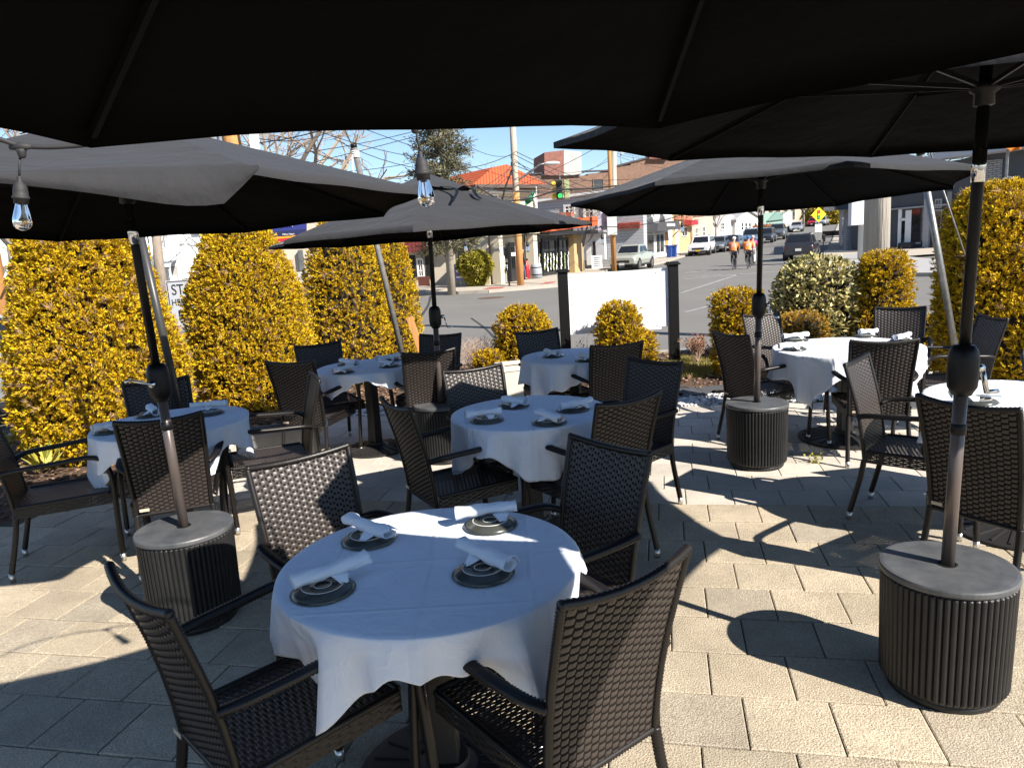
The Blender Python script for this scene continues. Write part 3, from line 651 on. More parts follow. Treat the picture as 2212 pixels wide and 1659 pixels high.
# ------------------------------------------------------------------ umbrellas
def umbrella(p, base, n, label, seed, low=True, rise=.42, ground_pole=False, cap=True):
    cx, cy, zr, R, tx, ty, rot = p; rs = random.Random(seed)
    B = Vector(base); t = thing('patio_umbrella', label, 'umbrella', base, 0, 'black octagonal patio umbrellas')
    top = Vector((cx, cy, zr+rise)); L = lambda v: v-B
    def rim(a, r=R, dz=0.0):
        x, y = r*math.cos(a), r*math.sin(a); return Vector((cx+x, cy+y, zr+dz-(tx*x+ty*y)))
    C = [rim(rot+2*pi*k/n) for k in range(n)]
    V = []; F = []; nr, na = 14, 10
    for k in range(n):
        a, b = C[k], C[(k+1) % n]; base_i = len(V); sg = rs.uniform(.03, .05); bl = rs.uniform(-.02, .012)
        for i in range(nr+1):
            f = .05+.95*i/nr
            for j in range(na+1):
                s = j/na; q = a.lerp(b, s); m = 4*s*(1-s)
                e = 1-sg*m*f**2
                v = top.lerp(q, f*e)
                v.z += bl*m*math.sin(pi*f)-.012*m*f+.004*math.sin(9*s+5*f+seed+k)*m*f
                V.append(L(v))
        for i in range(nr):
            for j in range(na):
                x = base_i+i*(na+1)+j; F.append([x, x+na+1, x+na+2, x+1])
        # hem turned down
        h = len(V)
        for j in range(na+1): V.append(V[base_i+nr*(na+1)+j]+Vector((0, 0, -.022)))
        for j in range(na):
            x = base_i+nr*(na+1)+j; F.append([x, h+j, h+j+1, x+1])
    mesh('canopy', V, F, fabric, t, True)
    if cap:
        V = [L(top+Vector((0, 0, .055)))]; F = []
        for k in range(n):
            for j in range(4):
                a = rot+2*pi*(k+j/4)/n; r = R*.27*(1-.06*math.sin(pi*j/4)*1.5)
                x = rim(a, r); f = r/R; V.append(L(Vector((x.x, x.y, top.z*(1-f)+zr*f+.022+.012*math.sin(a*5+seed)))))
        m = n*4
        for k in range(m): F.append([0, 1+k, 1+(k+1) % m])
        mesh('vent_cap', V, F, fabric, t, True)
    b0 = Vector((0, 0, 0)); ax = L(top)
    at = lambda z: b0.lerp(ax, (z-B.z)/(top.z-B.z))
    MB().cyl(at(1.14), at(top.z+.04), .019, n=14).build('pole', blackm, t, True)
    MB().cyl(at(B.z-(.5 if ground_pole else .06)), at(1.16), .0225, n=14).build('lower_pole', polelow, t, True)
    if low:
        MB().cyl(at(1.82), at(1.93), .0215, n=14).build('tilt_joint', chrome, t, True)
        hs = MB().lathe([(.0, -.095), (.03, -.09), (.047, -.06), (.05, -.03), (.05, .04), (.046, .065), (.034, .085), (.0, .09)], at(1.19), 18).build('crank_housing', blackm, t, True)
        ca = {1: .1, 2: -.4, 3: .2, 4: 2.9}.get(seed, 0); u = Vector((math.cos(ca), math.sin(ca), 0)); o = Vector((u.y, -u.x, 0)) if seed != 4 else Vector((0, -1, 0))
        c0 = at(1.19)+(u*.05 if seed != 4 else Vector((0, -.05, 0)))
        dirn = (Vector((u.x*.25, u.y*.25, -1)) if seed != 4 else Vector((-1, -.15, .35))).normalized()
        cr = MB(); cr.cyl(c0-o*0, c0+(u if seed != 4 else Vector((0, -1, 0)))*.025, .014, n=10)
        c1 = c0+(u if seed != 4 else Vector((0, -1, 0)))*.022; cr.bar(c1, c1+dirn*.095, .018, .009)
        e = c1+dirn*.09; cr.cyl(e, e+(u if seed != 4 else Vector((0, -1, 0)))*.045, .008, n=8)
        cr.build('crank_handle', chrome, hs, True)
        MB().lathe([(.0225, -.02), (.026, -.018), (.026, .018), (.0225, .02)], at(.98), 14).build('pole_collar', blackm, t, True)
    rz = zr+.09
    MB().lathe([(.02, -.05), (.032, -.045), (.03, -.01), (.045, 0), (.045, .025), (.02, .03)], at(rz), 16).build('runner', blackm, t, True)
    k0_ = 0 if not low else 1
    for k in range(n):
        d = C[k]-top
        rb = MB().bar(L(top+d*.02-Vector((0, 0, .02))), L(top+d*.985-Vector((0, 0, .012))), .008, .014).build('rib', ribm, t)
        MB().bar(at(rz+.01), L(top+d*.5-Vector((0, 0, .028))), .008, .014).build('strut', ribm if k0_ == 0 else blackm, rb)
    return t
U_ = {
 0: ((.313, .221, 2.005, 1.357, -.049, .045, -.015), (.31, .22, .0)),
 1: ((1.625, 2.53, 2.022, 1.45, .03, -.041, .565), (1.535, 2.47, .48)),
 2: ((1.815, 5.205, 1.955, 1.334, .016, .049, .004), (1.79, 5.25, .48)),
 3: ((-.57, 5.925, 1.843, 1.285, -.014, .01, .013), (-.60, 5.93, .48)),
 4: ((-1.66, 3.356, 1.956, 1.343, -.01, .029, -.048), (-1.625, 3.37, .48)),
}
UL = {0: 'black umbrella overhead filling the top of the picture', 1: 'black umbrella at the right, its pole and crank nearest the camera', 2: 'black umbrella over the right fluted base, sunlit on top, in front of the street',
      3: 'smaller looking black umbrella in the middle with loose straps on its top', 4: 'black umbrella at the left with a drooping sunlit hem'}
UMB = {}
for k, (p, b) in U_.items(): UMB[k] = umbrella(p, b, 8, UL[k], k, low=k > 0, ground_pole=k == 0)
# drooping loose hem on the left umbrella, loose straps on the middle one
p4 = U_[4][0]; b4 = Vector(U_[4][1])
def rim4(a, r): return Vector((p4[0]+r*math.cos(a), p4[1]+r*math.sin(a), p4[2]-(p4[4]*r*math.cos(a)+p4[5]*r*math.sin(a))))
V = []; F = []; a0, a1 = p4[6]+2*pi*5/8, p4[6]+2*pi*7/8; n = 40
for j in range(n+1):
    s = j/n; k = s*2; i0 = min(1, int(k)); f = k-i0
    A = rim4(a0+i0*pi/4, p4[3]*1.0); Bq = rim4(a0+(i0+1)*pi/4, p4[3]*1.0); e = A.lerp(Bq, f); m = 4*f*(1-f)
    c = Vector((p4[0], p4[1], e.z)); o = (e-c).normalized(); e = e-o*p4[3]*.04*m
    sag = (.04+.075*math.exp(-((s-.93)/.13)**2)+.012*math.sin(s*17))*min(1, (1.0-s)/.05+.12)
    for i in range(6):
        t = i/5; V.append(e+o*(.02*math.sin(t*pi)+.03*t)+Vector((0, 0, .006-sag*t-.006*math.sin(s*23+t*4)*t))-b4)
for j in range(n):
    for i in range(5): x = j*6+i; F.append([x, x+1, x+7, x+6])
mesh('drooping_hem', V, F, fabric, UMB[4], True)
p3 = U_[3][0]; b3 = Vector(U_[3][1])
for j, (a, r0, r1) in enumerate(((-1.15, .28, .72), (-.75, .34, .66))):
    pts = []
    for i in range(9):
        r = r0+(r1-r0)*i/8; aa = a+.12*math.sin(i*.5+j); f = r/p3[3]
        pts.append(Vector((p3[0]+r*math.cos(aa), p3[1]+r*math.sin(aa), (p3[2]+.42)*(1-f)+p3[2]*f+.015+.03*math.sin(pi*i/8)))-b3)
    q = MB()
    for x, y in zip(pts[:-1], pts[1:]): q.bar(x, y, .022, .004)
    q.build('closing_strap', blackm, UMB[3])
# fluted bases
def make_base():
    t = thing('umbrella_base', 'x', 'umbrella base')
    n = 60; V = []; F = []; m = n*6
    for z, rr in ((.03, .195), (.035, .205), (.05, .212), (.44, .219), (.448, .216)):
        for k in range(m):
            a = 2*pi*k/m; fl = abs(math.cos(a*n/2))**.7*.009-.008 if .035 < z < .445 else -.004
            V.append(((rr+fl)*math.cos(a), (rr+fl)*math.sin(a), z))
    for i in range(4):
        for k in range(m): k2 = (k+1) % m; F.append([i*m+k, i*m+k2, (i+1)*m+k2, (i+1)*m+k])
    mesh('fluted_drum', V, F, drumm, t)
    MB().lathe([(.17, 0), (.185, 0), (.192, .012), (.192, .032), (.17, .032)], n=60).build('foot_ring', drumm, t, True)
    MB().lathe([(.21, .449), (.222, .452), (.224, .458), (.224, .470), (.221, .476), (.21, .478), (.031, .479), (.03, .47)], n=72, cap=False).build('lid', drumtop, t)
    MB().lathe([(.031, .4795), (.0335, .4815), (.0265, .482), (.0255, .47)], n=24, cap=False).build('socket_ring', drumm, t)
    return t
bl = {1: 'large fluted black umbrella base nearest the camera at the right', 2: 'fluted black umbrella base on the paving in front of the sunlit right table', 3: 'fluted umbrella base partly hidden between the chairs of the middle table', 4: 'fluted grey umbrella base behind the front left chair'}
d0 = make_base()
for i, k in enumerate((1, 2, 3, 4)):
    o = d0 if i == 0 else copy_tree(d0); b = U_[k][1]; o.location = (b[0], b[1], .001); o.rotation_euler = (0, 0, i*.7)
    tag(o, bl[k], 'umbrella base', 'fluted drum umbrella bases')
# ------------------------------------------------------------------ string lights
def bulb(tee, dirn, label, big=True, lean=0.0, s=1.0):
    t = thing('string_light', label, 'light bulb', tee, 0, 'string lights over the patio'); t.scale = (s, s, s); dirn = Vector(dirn).normalized()
    c = MB(); c.lathe([(.006, -.030), (.010, -.026), (.013, -.012), (.014, -.004)], n=12); c.tube([-dirn*.032+Vector((0, 0, .002)), Vector((0, 0, .004)), dirn*.032+Vector((0, 0, .002))], [.0065, .014, .0065], 10)
    c.build('tee_connector', wirem, t, True)
    a = Vector((lean*.2, 0, -.025)); b = Vector((lean*.6, 0, -.085))
    MB().tube([a, (a+b)/2+Vector((lean*.05, 0, 0)), b], .0036, 8).build('drop_cord', wirem, t, True)
    ax = (Vector((lean*1.0, 0, -.2))-b).normalized(); q = ax.to_track_quat('-Z', 'Y').to_matrix()
    def L(prof, c0, n=20, cap=True):
        m = MB(); m.lathe(prof, n=n, cap=cap); m.V = [c0+q @ v for v in m.V]; return m
    L([(.0065, .004), (.0075, 0), (.0075, -.012), (.012, -.017), (.018, -.026), (.0205, -.04), (.0205, -.055), (.0235, -.056), (.0235, -.063), (.0205, -.064), (.020, -.078), (.018, -.078)], b).build('socket', wirem, t, True)
    e = b+q @ Vector((0, 0, -.076))
    L([(.0155, 0), (.0165, -.008), (.0215, -.028), (.0255, -.046), (.026, -.056), (.0235, -.068), (.017, -.077), (.008, -.0815), (.0008, -.083)], e, 24, False).build('bulb', bulbglass, t, True)
    f = MB(); f.V = []; 
    m = MB().cyl((0, 0, -.018), (.001, 0, -.058), .0016, n=6); m.cyl((0, 0, 0), (0, 0, -.018), .004, .002, n=8); m.V = [e+q @ v for v in m.V]; m.build('filament', filament, t)
    return t
T1p, T2p = aty(45, 320, 1.32), aty(895, 266, 1.62)
cb = crom([aty(-60, 292, 1.30), aty(0, 302, 1.31), T1p+Vector((0, 0, .004)), aty(120, 318, 1.33), aty(230, 306, 1.35), aty(350, 268, 1.38), aty(560, 225, 1.5), aty(770, 262, 1.6), aty(830, 266, 1.61), T2p+Vector((0, 0, .003)), aty(960, 258, 1.64), aty(1300, 235, 1.62), aty(1500, 150, 1.5)], 6)
tag(MB().tube(cb, .0042, 8).build('string_light_cable', wirem, None, True), 'black string light cable hooked along the overhead umbrella rim', 'cable')
bulb(T1p, (1, .05, 0), 'clear string light bulb hanging at the far left edge', lean=-.033, s=.57)
bulb(T2p, (1, .05, 0), 'clear string light bulb hanging in front of the blue sky near the spruce', lean=.016, s=.72)
Y = 10.0
fb = [(1004, 505), (1138, 506), (1300, 490), (1473, 464)]
far = [aty(860, 470, Y-1)]+[aty(x, y, Y) for x, y in fb]+[aty(1560, 445, Y)]
pts = []
for a, b in zip(far[:-1], far[1:]):
    for i in range(8):
        t = i/8; p = a.lerp(b, t); p.z -= .22*t*(1-t); pts.append(p)
pts.append(far[-1])
tag(MB().tube(pts, .006, 6).build('string_light_cable', wirem, None, True), 'farther string light cable sagging across the cafe front', 'cable')
for (x, y), l in zip(fb, ('small string bulb in front of the cafe window by the spruce', 'small string bulb in front of the cafe doorway pole', 'small string bulb in front of the pale house side', 'small string bulb above the white suv')):
    bulb(aty(x, y, Y), (1, 0, 0), l)
pw = crom([aty(*q, 9.5) for q in ((1030, 402), (1074, 429), (1101, 434.5), (1154, 427), (1197, 413), (1228, 409), (1275, 408), (1319, 403), (1380, 399))], 5)
tag(MB().tube(pw, .011, 6).build('power_cable', wirem, None, True), 'thick dark cable sagging between the middle and right umbrellas', 'cable')
# leaning galvanised props that carry the string lights
def prop(a, b, r, label, m=galv, cord=False):
    t = thing('light_prop', label, 'pole', b, 0, 'leaning props for the string lights'); a = Vector(a)-Vector(b)
    MB().cyl((0, 0, 0), a, r, n=12).build('pipe', m, t, True)
    MB().cyl(a-a.normalized()*.02, a+a.normalized()*.02, r*1.12, n=12).build('end_cap', blackm, t, True)
    if cord:
        n_ = a.normalized(); k = MB()
        for i in range(4): k.tube([a-n_*(.06+.02*i)+Vector((r*1.2*math.cos(q), r*1.2*math.sin(q), 0)) for q in np.linspace(0, 2*pi, 12)], .008, 6)
        k.tube([a-n_*.1+Vector((-r, -.03, 0)), a-n_*.25+Vector((-.06, -.05, 0)), a-n_*.4+Vector((-.05, -.05, -.05))], .008, 6)
        k.build('white_cord', whitetrim, t)
    return t
prop(aty(297, 480, 5.2), aty(392, 900, 5.2), .027, 'grey pipe leaning behind the left umbrella pole against the tall yellow hedge', mat('grey_pipe', (.05, .05, .05), .4, metal=.2))
prop(aty(764, 316, 8.6), aty(872, 780, 8.6), .033, 'weathered pipe with white cord tied at its top, leaning between two conifers', mat('old_pipe', (.1, .095, .09), .6, metal=.1, var=(20, (.2, .19, .18), .5)), True)
prop(aty(1988, 330, 6.3), aty(2070, 790, 6.3), .028, 'shiny galvanised pipe leaning in front of the right shrubs')
w_ = MB().cyl(aty(2010, 330, 6.4), aty(2108, 620, 6.4), .007, n=6).build('guy_rod', galv, None, True); tag(w_, 'thin pale rod slanting beside the galvanised pipe', 'rod')
o = MB().bar(aty(884, 685, 9.2), aty(925, 800, 9.2), .075, .075).build('timber_prop', orangewood); tag(o, 'orange timber prop leaning at the edge of the third conifer', 'timber')
# ------------------------------------------------------------------ shrubs
def leaf_mesh(name, P, D, Nn, l, w, m, parent, tip=.35):
    """diamond leaves at P, pointing along D, flat normal Nn (arrays)"""
    n = len(P); S = np.cross(D, Nn); S /= np.linalg.norm(S, axis=1, keepdims=True)+1e-9
    l = l[:, None]; w = w[:, None]
    V = np.empty((n, 4, 3), np.float32)
    V[:, 0] = P; V[:, 1] = P+D*l*.5+S*w; V[:, 2] = P+D*l; V[:, 3] = P+D*l*.5-S*w
    F = (np.arange(n)*4)[:, None]+np.array([[0, 1, 2, 3]])
    return mesh(name, V.reshape(-1, 3), F, m, parent)
def rnd_unit(n): v = rng.normal(size=(n, 3)); return v/np.linalg.norm(v, axis=1, keepdims=True)
def shrub(name, label, cat, loc, H, R, prof, n, lm, l=(.02, .046), w=(.0042, .0085), depth=.15, sq=1.0, ry=None, lump=.08, seed=0, group=None, fan=12, up=.45, dead=.035, core=.8, stemm=None, z0=0.0, spike=0.03):
    """prof: list of (height fraction, radius fraction)"""
    rs = np.random.default_rng(seed); t = thing(name, label, cat, (loc[0], loc[1], loc[2] if len(loc) > 2 else 0), 0, group)
    hz = np.array([p[0] for p in prof]); hr = np.array([p[1] for p in prof]); ry = ry or R
    NZ = [(k_, rs.uniform(-1, 1)*m_, rs.uniform(0, 6.3), a_) for k_, m_, a_ in ((2, 6, .35), (3, 9, .35), (5, 14, .3), (6, 20, .25), (9, 26, .22), (11, 34, .2), (14, 42, .16), (17, 55, .14), (23, 70, .12))]
    def radius(z, th):
        lum = 1+lump*sum(a_*np.sin(k_*th+m_*z+f_) for k_, m_, f_, a_ in NZ)
        return np.interp(z, hz, hr)*lum
    zz = np.linspace(0, 1, 400); a = np.interp(zz, hz, hr)*1.0+.06; cdf = np.cumsum(a); cdf /= cdf[-1]
    def pts(n):
        z = np.interp(rs.random(n), cdf, zz); th = rs.random(n)*2*pi; k = radius(z, th)
        ins = 1-(rs.random(n)**2.2)*depth/R
        hole = np.sin(th*9+seed*3+np.sin(z*14)*2)+np.sin(z*37+th*5+seed)+np.sin(th*23-z*51)
        ins = np.where(hole > 1.35, ins-.16, ins)
        ins = ins+(rs.random(n) < .06)*rs.random(n)*spike/R*2+rs.normal(size=n)*.022/R
        c, s = np.cos(th), np.sin(th)
        if sq != 1.0:
            q = (np.abs(c)**sq+np.abs(s)**sq)**(-1/sq); c, s = c*q, s*q
        r = k*ins; P = np.stack([R*r*c, ry*r*s, z0+z*(H-z0)+rs.normal(size=n)*.008], 1)
        slope = np.gradient(np.interp(zz, hz, hr), zz); sl_ = -np.interp(z, zz, slope)*R/H
        O = np.stack([c, s, np.clip(sl_, -.5, 3)], 1); O /= np.linalg.norm(O, axis=1, keepdims=True)
        return P, O
    m = n//fan; P, O = pts(m)
    base = O*.75+np.array([0, 0, up])+rnd_unit(m)*.75; base /= np.linalg.norm(base, axis=1, keepdims=True)
    P = np.repeat(P, fan, 0); D = np.repeat(base, fan, 0)+rnd_unit(m*fan)*.62; D /= np.linalg.norm(D, axis=1, keepdims=True)
    P = P+np.repeat(base, fan, 0)*(rs.random((m*fan, 1))*.04)
    Nn = np.repeat(O, fan, 0)*.7+rnd_unit(m*fan)*.8
    L = rs.uniform(*l, m*fan); W = rs.uniform(*w, m*fan)
    nd = int(m*fan*dead)
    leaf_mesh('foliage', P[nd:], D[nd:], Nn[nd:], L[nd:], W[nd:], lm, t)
    if nd:
        b = leaf_mesh('dry_twigs', P[:nd], D[:nd], Nn[:nd], L[:nd]*2.2, W[:nd]*.45, browntw, t)
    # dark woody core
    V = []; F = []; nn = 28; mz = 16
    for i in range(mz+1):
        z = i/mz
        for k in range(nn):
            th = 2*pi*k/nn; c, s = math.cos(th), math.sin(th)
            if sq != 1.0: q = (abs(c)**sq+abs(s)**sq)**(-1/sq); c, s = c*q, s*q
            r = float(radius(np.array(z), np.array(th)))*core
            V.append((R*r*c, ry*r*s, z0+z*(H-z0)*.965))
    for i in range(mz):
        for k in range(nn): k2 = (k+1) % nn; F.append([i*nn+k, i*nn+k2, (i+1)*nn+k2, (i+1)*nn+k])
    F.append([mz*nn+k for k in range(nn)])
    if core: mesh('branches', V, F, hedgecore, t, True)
    MB().cyl((0, 0, -.05), (0, 0, H*.5), .035, .015).build('trunk', bark, t)
    return t
CONE = [(0, .78), (.1, .95), (.3, 1.0), (.5, .93), (.7, .8), (.85, .62), (.94, .42), (1, .12)]
DOME = [(0, .88), (.15, .98), (.5, 1), (.75, .93), (.9, .75), (.97, .5), (1, .15)]
BLOCK = [(0, .9), (.1, .97), (.5, 1), (.85, .97), (.95, .86), (1, .5)]
def gp_(px, py, y): p = aty(px, py, y); return (p.x, p.y)
G = 'golden clipped conifers round the patio'
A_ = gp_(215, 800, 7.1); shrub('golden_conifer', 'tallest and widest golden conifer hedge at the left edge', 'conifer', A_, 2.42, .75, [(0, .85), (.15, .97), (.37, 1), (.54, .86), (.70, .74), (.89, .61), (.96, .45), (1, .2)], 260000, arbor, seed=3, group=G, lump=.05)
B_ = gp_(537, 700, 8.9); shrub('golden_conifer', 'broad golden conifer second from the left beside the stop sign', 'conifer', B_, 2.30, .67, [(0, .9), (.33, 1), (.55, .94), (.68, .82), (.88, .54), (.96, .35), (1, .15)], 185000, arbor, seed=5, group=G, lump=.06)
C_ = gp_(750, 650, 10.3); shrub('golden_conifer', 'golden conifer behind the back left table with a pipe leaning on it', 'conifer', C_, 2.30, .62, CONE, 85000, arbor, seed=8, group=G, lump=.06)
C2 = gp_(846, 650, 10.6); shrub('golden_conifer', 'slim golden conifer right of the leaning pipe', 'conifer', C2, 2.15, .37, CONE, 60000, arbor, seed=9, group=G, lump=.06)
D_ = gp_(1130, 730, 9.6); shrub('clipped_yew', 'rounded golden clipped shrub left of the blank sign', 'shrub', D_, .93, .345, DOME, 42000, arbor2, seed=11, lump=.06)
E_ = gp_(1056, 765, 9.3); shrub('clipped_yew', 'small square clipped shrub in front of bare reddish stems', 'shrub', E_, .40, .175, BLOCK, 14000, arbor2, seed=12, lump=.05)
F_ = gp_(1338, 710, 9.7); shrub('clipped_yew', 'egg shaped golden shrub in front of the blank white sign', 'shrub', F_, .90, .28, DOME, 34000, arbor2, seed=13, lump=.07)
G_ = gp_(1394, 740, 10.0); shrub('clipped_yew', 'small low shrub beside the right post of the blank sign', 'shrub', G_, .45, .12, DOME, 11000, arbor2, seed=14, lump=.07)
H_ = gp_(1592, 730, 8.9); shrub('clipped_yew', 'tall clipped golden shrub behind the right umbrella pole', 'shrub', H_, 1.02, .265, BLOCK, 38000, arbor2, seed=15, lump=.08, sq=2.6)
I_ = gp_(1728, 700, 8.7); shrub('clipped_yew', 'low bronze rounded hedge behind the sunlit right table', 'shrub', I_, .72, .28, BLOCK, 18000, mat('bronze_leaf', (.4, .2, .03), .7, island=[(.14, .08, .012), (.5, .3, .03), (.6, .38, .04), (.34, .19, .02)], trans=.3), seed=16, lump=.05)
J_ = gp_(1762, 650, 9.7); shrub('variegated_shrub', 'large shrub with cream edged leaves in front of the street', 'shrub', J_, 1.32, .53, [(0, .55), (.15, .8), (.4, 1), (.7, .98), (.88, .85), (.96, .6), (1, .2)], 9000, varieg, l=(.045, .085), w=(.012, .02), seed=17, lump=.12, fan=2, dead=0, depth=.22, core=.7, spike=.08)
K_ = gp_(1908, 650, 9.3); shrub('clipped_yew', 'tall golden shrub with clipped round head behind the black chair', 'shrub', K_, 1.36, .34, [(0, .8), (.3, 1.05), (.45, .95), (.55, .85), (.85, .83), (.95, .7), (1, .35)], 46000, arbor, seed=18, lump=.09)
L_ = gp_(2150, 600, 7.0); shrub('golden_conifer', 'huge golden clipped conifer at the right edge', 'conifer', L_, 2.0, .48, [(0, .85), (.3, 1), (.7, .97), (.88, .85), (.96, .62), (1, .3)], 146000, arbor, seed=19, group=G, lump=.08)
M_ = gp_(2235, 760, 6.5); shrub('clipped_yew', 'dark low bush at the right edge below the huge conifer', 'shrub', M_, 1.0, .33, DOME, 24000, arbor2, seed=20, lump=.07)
O_ = gp_(2010, 715, 8.4); shrub('clipped_yew', 'small shrub right of the black chair', 'shrub', O_, .62, .14, DOME, 6000, arbor, seed=21, lump=.1)
# bare and sparse plants
def stems(name, label, loc, n, H, spread, m, leafm=None, nl=0, ls=(.02, .035), seed=1, cat='shrub', r=.004, branch=True):
    rs = random.Random(seed); t = thing(name, label, cat, (loc[0], loc[1], 0)); b = MB(); P = []; D = []
    for i in range(n):
        a = rs.uniform(0, 2*pi); k = rs.uniform(.1, 1)*spread; h = H*rs.uniform(.6, 1)
        p0_ = Vector((rs.uniform(-.05, .05), rs.uniform(-.05, .05), -.03)); p1 = Vector((k*.4*math.cos(a), k*.4*math.sin(a), h*.5)); p2 = Vector((k*math.cos(a), k*math.sin(a), h))
        b.tube([p0_, p1, p2], [r, r*.7, r*.3], 5)
        pts_ = [p1.lerp(p2, q) for q in (.2, .5, .8, 1)]
        if branch:
            for q in (.1, .35, .6, .8):
                o = p1.lerp(p2, q); e = o+Vector((rs.uniform(-1, 1), rs.uniform(-1, 1), rs.uniform(.3, 1)))*H*.22
                b.tube([o, e], [r*.5, r*.25], 4); pts_ += [e, o.lerp(e, .5), o.lerp(e, .75)]
        for _ in range(nl):
            o = rs.choice(pts_); P.append(o+Vector((rs.gauss(0, .012), rs.gauss(0, .012), rs.gauss(0, .012)))); D.append(Vector((rs.gauss(0, 1), rs.gauss(0, 1), rs.gauss(.2, 1))).normalized())
    b.build('stems', m, t)
    if P:
        k = len(P); leaf_mesh('foliage', np.array([tuple(p) for p in P]), np.array([tuple(d) for d in D]), rnd_unit(k), np.array([rs.uniform(*ls) for _ in P]), np.array([rs.uniform(*ls)*.35 for _ in P]), leafm, t)
    return t
redl = mat('red_leaf', (.3, .1, .04), .7, island=[(.28, .09, .04), (.4, .17, .07), (.2, .07, .03), (.42, .25, .1)], trans=.3)
palet = mat('pale_stem', (.42, .28, .2), .8, var=(8, (.5, .36, .26), .4))
N_ = gp_(1505, 760, 9.9); stems('barberry', 'little reddish barberry bush on the grass by the road', N_, 26, .40, .22, palet, redl, 22, seed=4, cat='shrub')
P_ = gp_(1035, 770, 9.6); stems('bare_shrub', 'spray of bare pale reddish stems beside the left clipped shrubs', P_, 90, .58, .42, palet, seed=5, branch=True, r=.0042)
Q_ = gp_(1265, 745, 9.9); stems('rose_bush', 'thin rose twigs under the blank sign', Q_, 10, .45, .28, palet, redl, 7, seed=6)
R_ = gp_(1050, 800, 9.0); stems('ground_plant', 'low green plant beside the stone planter', R_, 20, .14, .2, palet, grassm, 14, seed=7)
lf = mat('yellow_green_leaf', (.4, .36, .06), .5, island=[(.2, .22, .03), (.45, .4, .06), (.55, .48, .12)], trans=.3)
S_ = atz(95, 1012, .05); t = thing('leafy_plant', 'broad leaved yellow green plant at the foot of the tall hedge', 'plant', (S_.x, S_.y, 0))
n = 46; an = np.linspace(0, 2*pi*5, n); el = rng.uniform(.2, 1.3, n)
D = np.stack([np.cos(an)*np.cos(el), np.sin(an)*np.cos(el), np.sin(el)*.9], 1); D /= np.linalg.norm(D, axis=1, keepdims=True)
leaf_mesh('foliage', D*rng.uniform(.02, .14, (n, 1))+np.array([0, 0, .03]), D, rnd_unit(n)*.3+np.array([0, 0, 1.]), rng.uniform(.12, .2, n), rng.uniform(.018, .03, n), lf, t)
W_ = atz(1763, 1000, 0); stems('weed', 'tiny green weed growing in a paving joint', (W_.x, W_.y), 9, .05, .07, grassm, lf, 4, (.015, .03), seed=8, cat='weed', r=.002)
W_ = atz(10, 990, 0); stems('leafy_plant', 'small leafy plant by the fence at the left edge', (W_.x, W_.y), 14, .25, .15, palet, lf, 6, (.05, .09), seed=9, cat='plant')
# ------------------------------------------------------------------ sign board, fence, planters
blkpost = mat('black_post', (.006, .006, .006), .5, spec=.2)
sp0, sp1 = atz(1223, 790, -.05), atz(1457, 790, -.05)
sp0 = aty(1225, 800, 10.2); sp1 = aty(1457, 790, 10.2); sp0.z = sp1.z = -.05
bs = thing('blank_sign', 'blank white sign board between two black capped posts', 'sign', (sp0.x, sp0.y, -.05), math.atan2(sp1.y-sp0.y, sp1.x-sp0.x))
W = (sp1-sp0).length; hp = aty(1222, 588, 10.2).z+.05; hq = aty(1457, 572, 10.2).z+.05
for x, h in ((0, hp), (W, hq)):
    q = MB().box((x, 0, h/2-.1), (.135, .135, h+.2)).build('post', blkpost, bs, bevel=.008)
    MB().box((x, 0, h+.012), (.185, .185, .025)).box((x, 0, h+.034), (.15, .15, .02)).build('post_cap', blkpost, q, bevel=.006)
z0, z1 = aty(1335, 716, 10.2).z+.05, aty(1335, 586, 10.2).z+.05
MB().box((W/2-.07, -.03, (z0+z1)/2), (W-.22, .02, z1-z0)).build('panel', white, bs)
MB().box((W-.125, -.015, (z0+z1)/2+.02), (.17, .02, z1-z0-.03)).build('panel', mat('panel_return', (.6, .62, .7), .5), bs)
b_ = MB()
for z in (z0+.05, (z0+z1)/2, z1-.05):
    for x in (.1, W-.24): b_.cyl((x, -.04, z), (x, -.045, z), .008, n=8)
b_.build('screw', galv, bs)
fz = thing('iron_fence', 'black iron railing at the left edge before the parked car', 'fence', (-5.35, 6.6, 0), rad(118))
r_ = MB()
for i in range(9): MB().box((i*.13, 0, .35), (.018, .018, 1.0)).build('baluster', blackm, fz)
MB().box((.5, 0, .82), (1.2, .03, .03)).build('rail', blackm, fz); MB().box((.5, 0, .1), (1.2, .03, .03)).build('rail', blackm, fz)
MB().box((-.08, 0, .45), (.1, .1, 1.25)).build('post', blkpost, fz)
stone = mat('planter_stone', (.5, .45, .38), .85, var=(6, (.6, .55, .47), .4), bump=(60, .3, .003))
gstone = mat('grey_planter', (.13, .13, .13), .8, var=(5, (.2, .2, .2), .4))
def planter(px, py, w_, d_, h, m, label, rz=.3, flare=1.18):
    p = atz(px, py, 0); t = thing('planter', label, 'planter', (p.x, p.y, 0), rz, 'stone planters at the patio edge'); b = MB(); V = []; F = []
    for k, (s, z) in enumerate(((1/flare, 0), (1, h*.86), (1.05, h*.86), (1.05, h), (.9, h), (.88, h*.9))):
        for sx, sy in ((-1, -1), (1, -1), (1, 1), (-1, 1)): V.append((sx*w_/2*s, sy*d_/2*s, z))
    F = [[k*4+i, k*4+(i+1) % 4, k*4+4+(i+1) % 4, k*4+4+i] for k in range(5) for i in range(4)]
    mesh('body', V, F, m, t); MB().box((0, 0, h*.88), (w_*.86, d_*.86, .02)).build('soil', dirt, t); return t
planter(1122, 862, .42, .36, .42, stone, 'pale square stone planter behind the sunlit middle chair')
planter(612, 985, .72, .34, .26, gstone, 'low grey planter behind the lit chair arms beside the left table', .25)
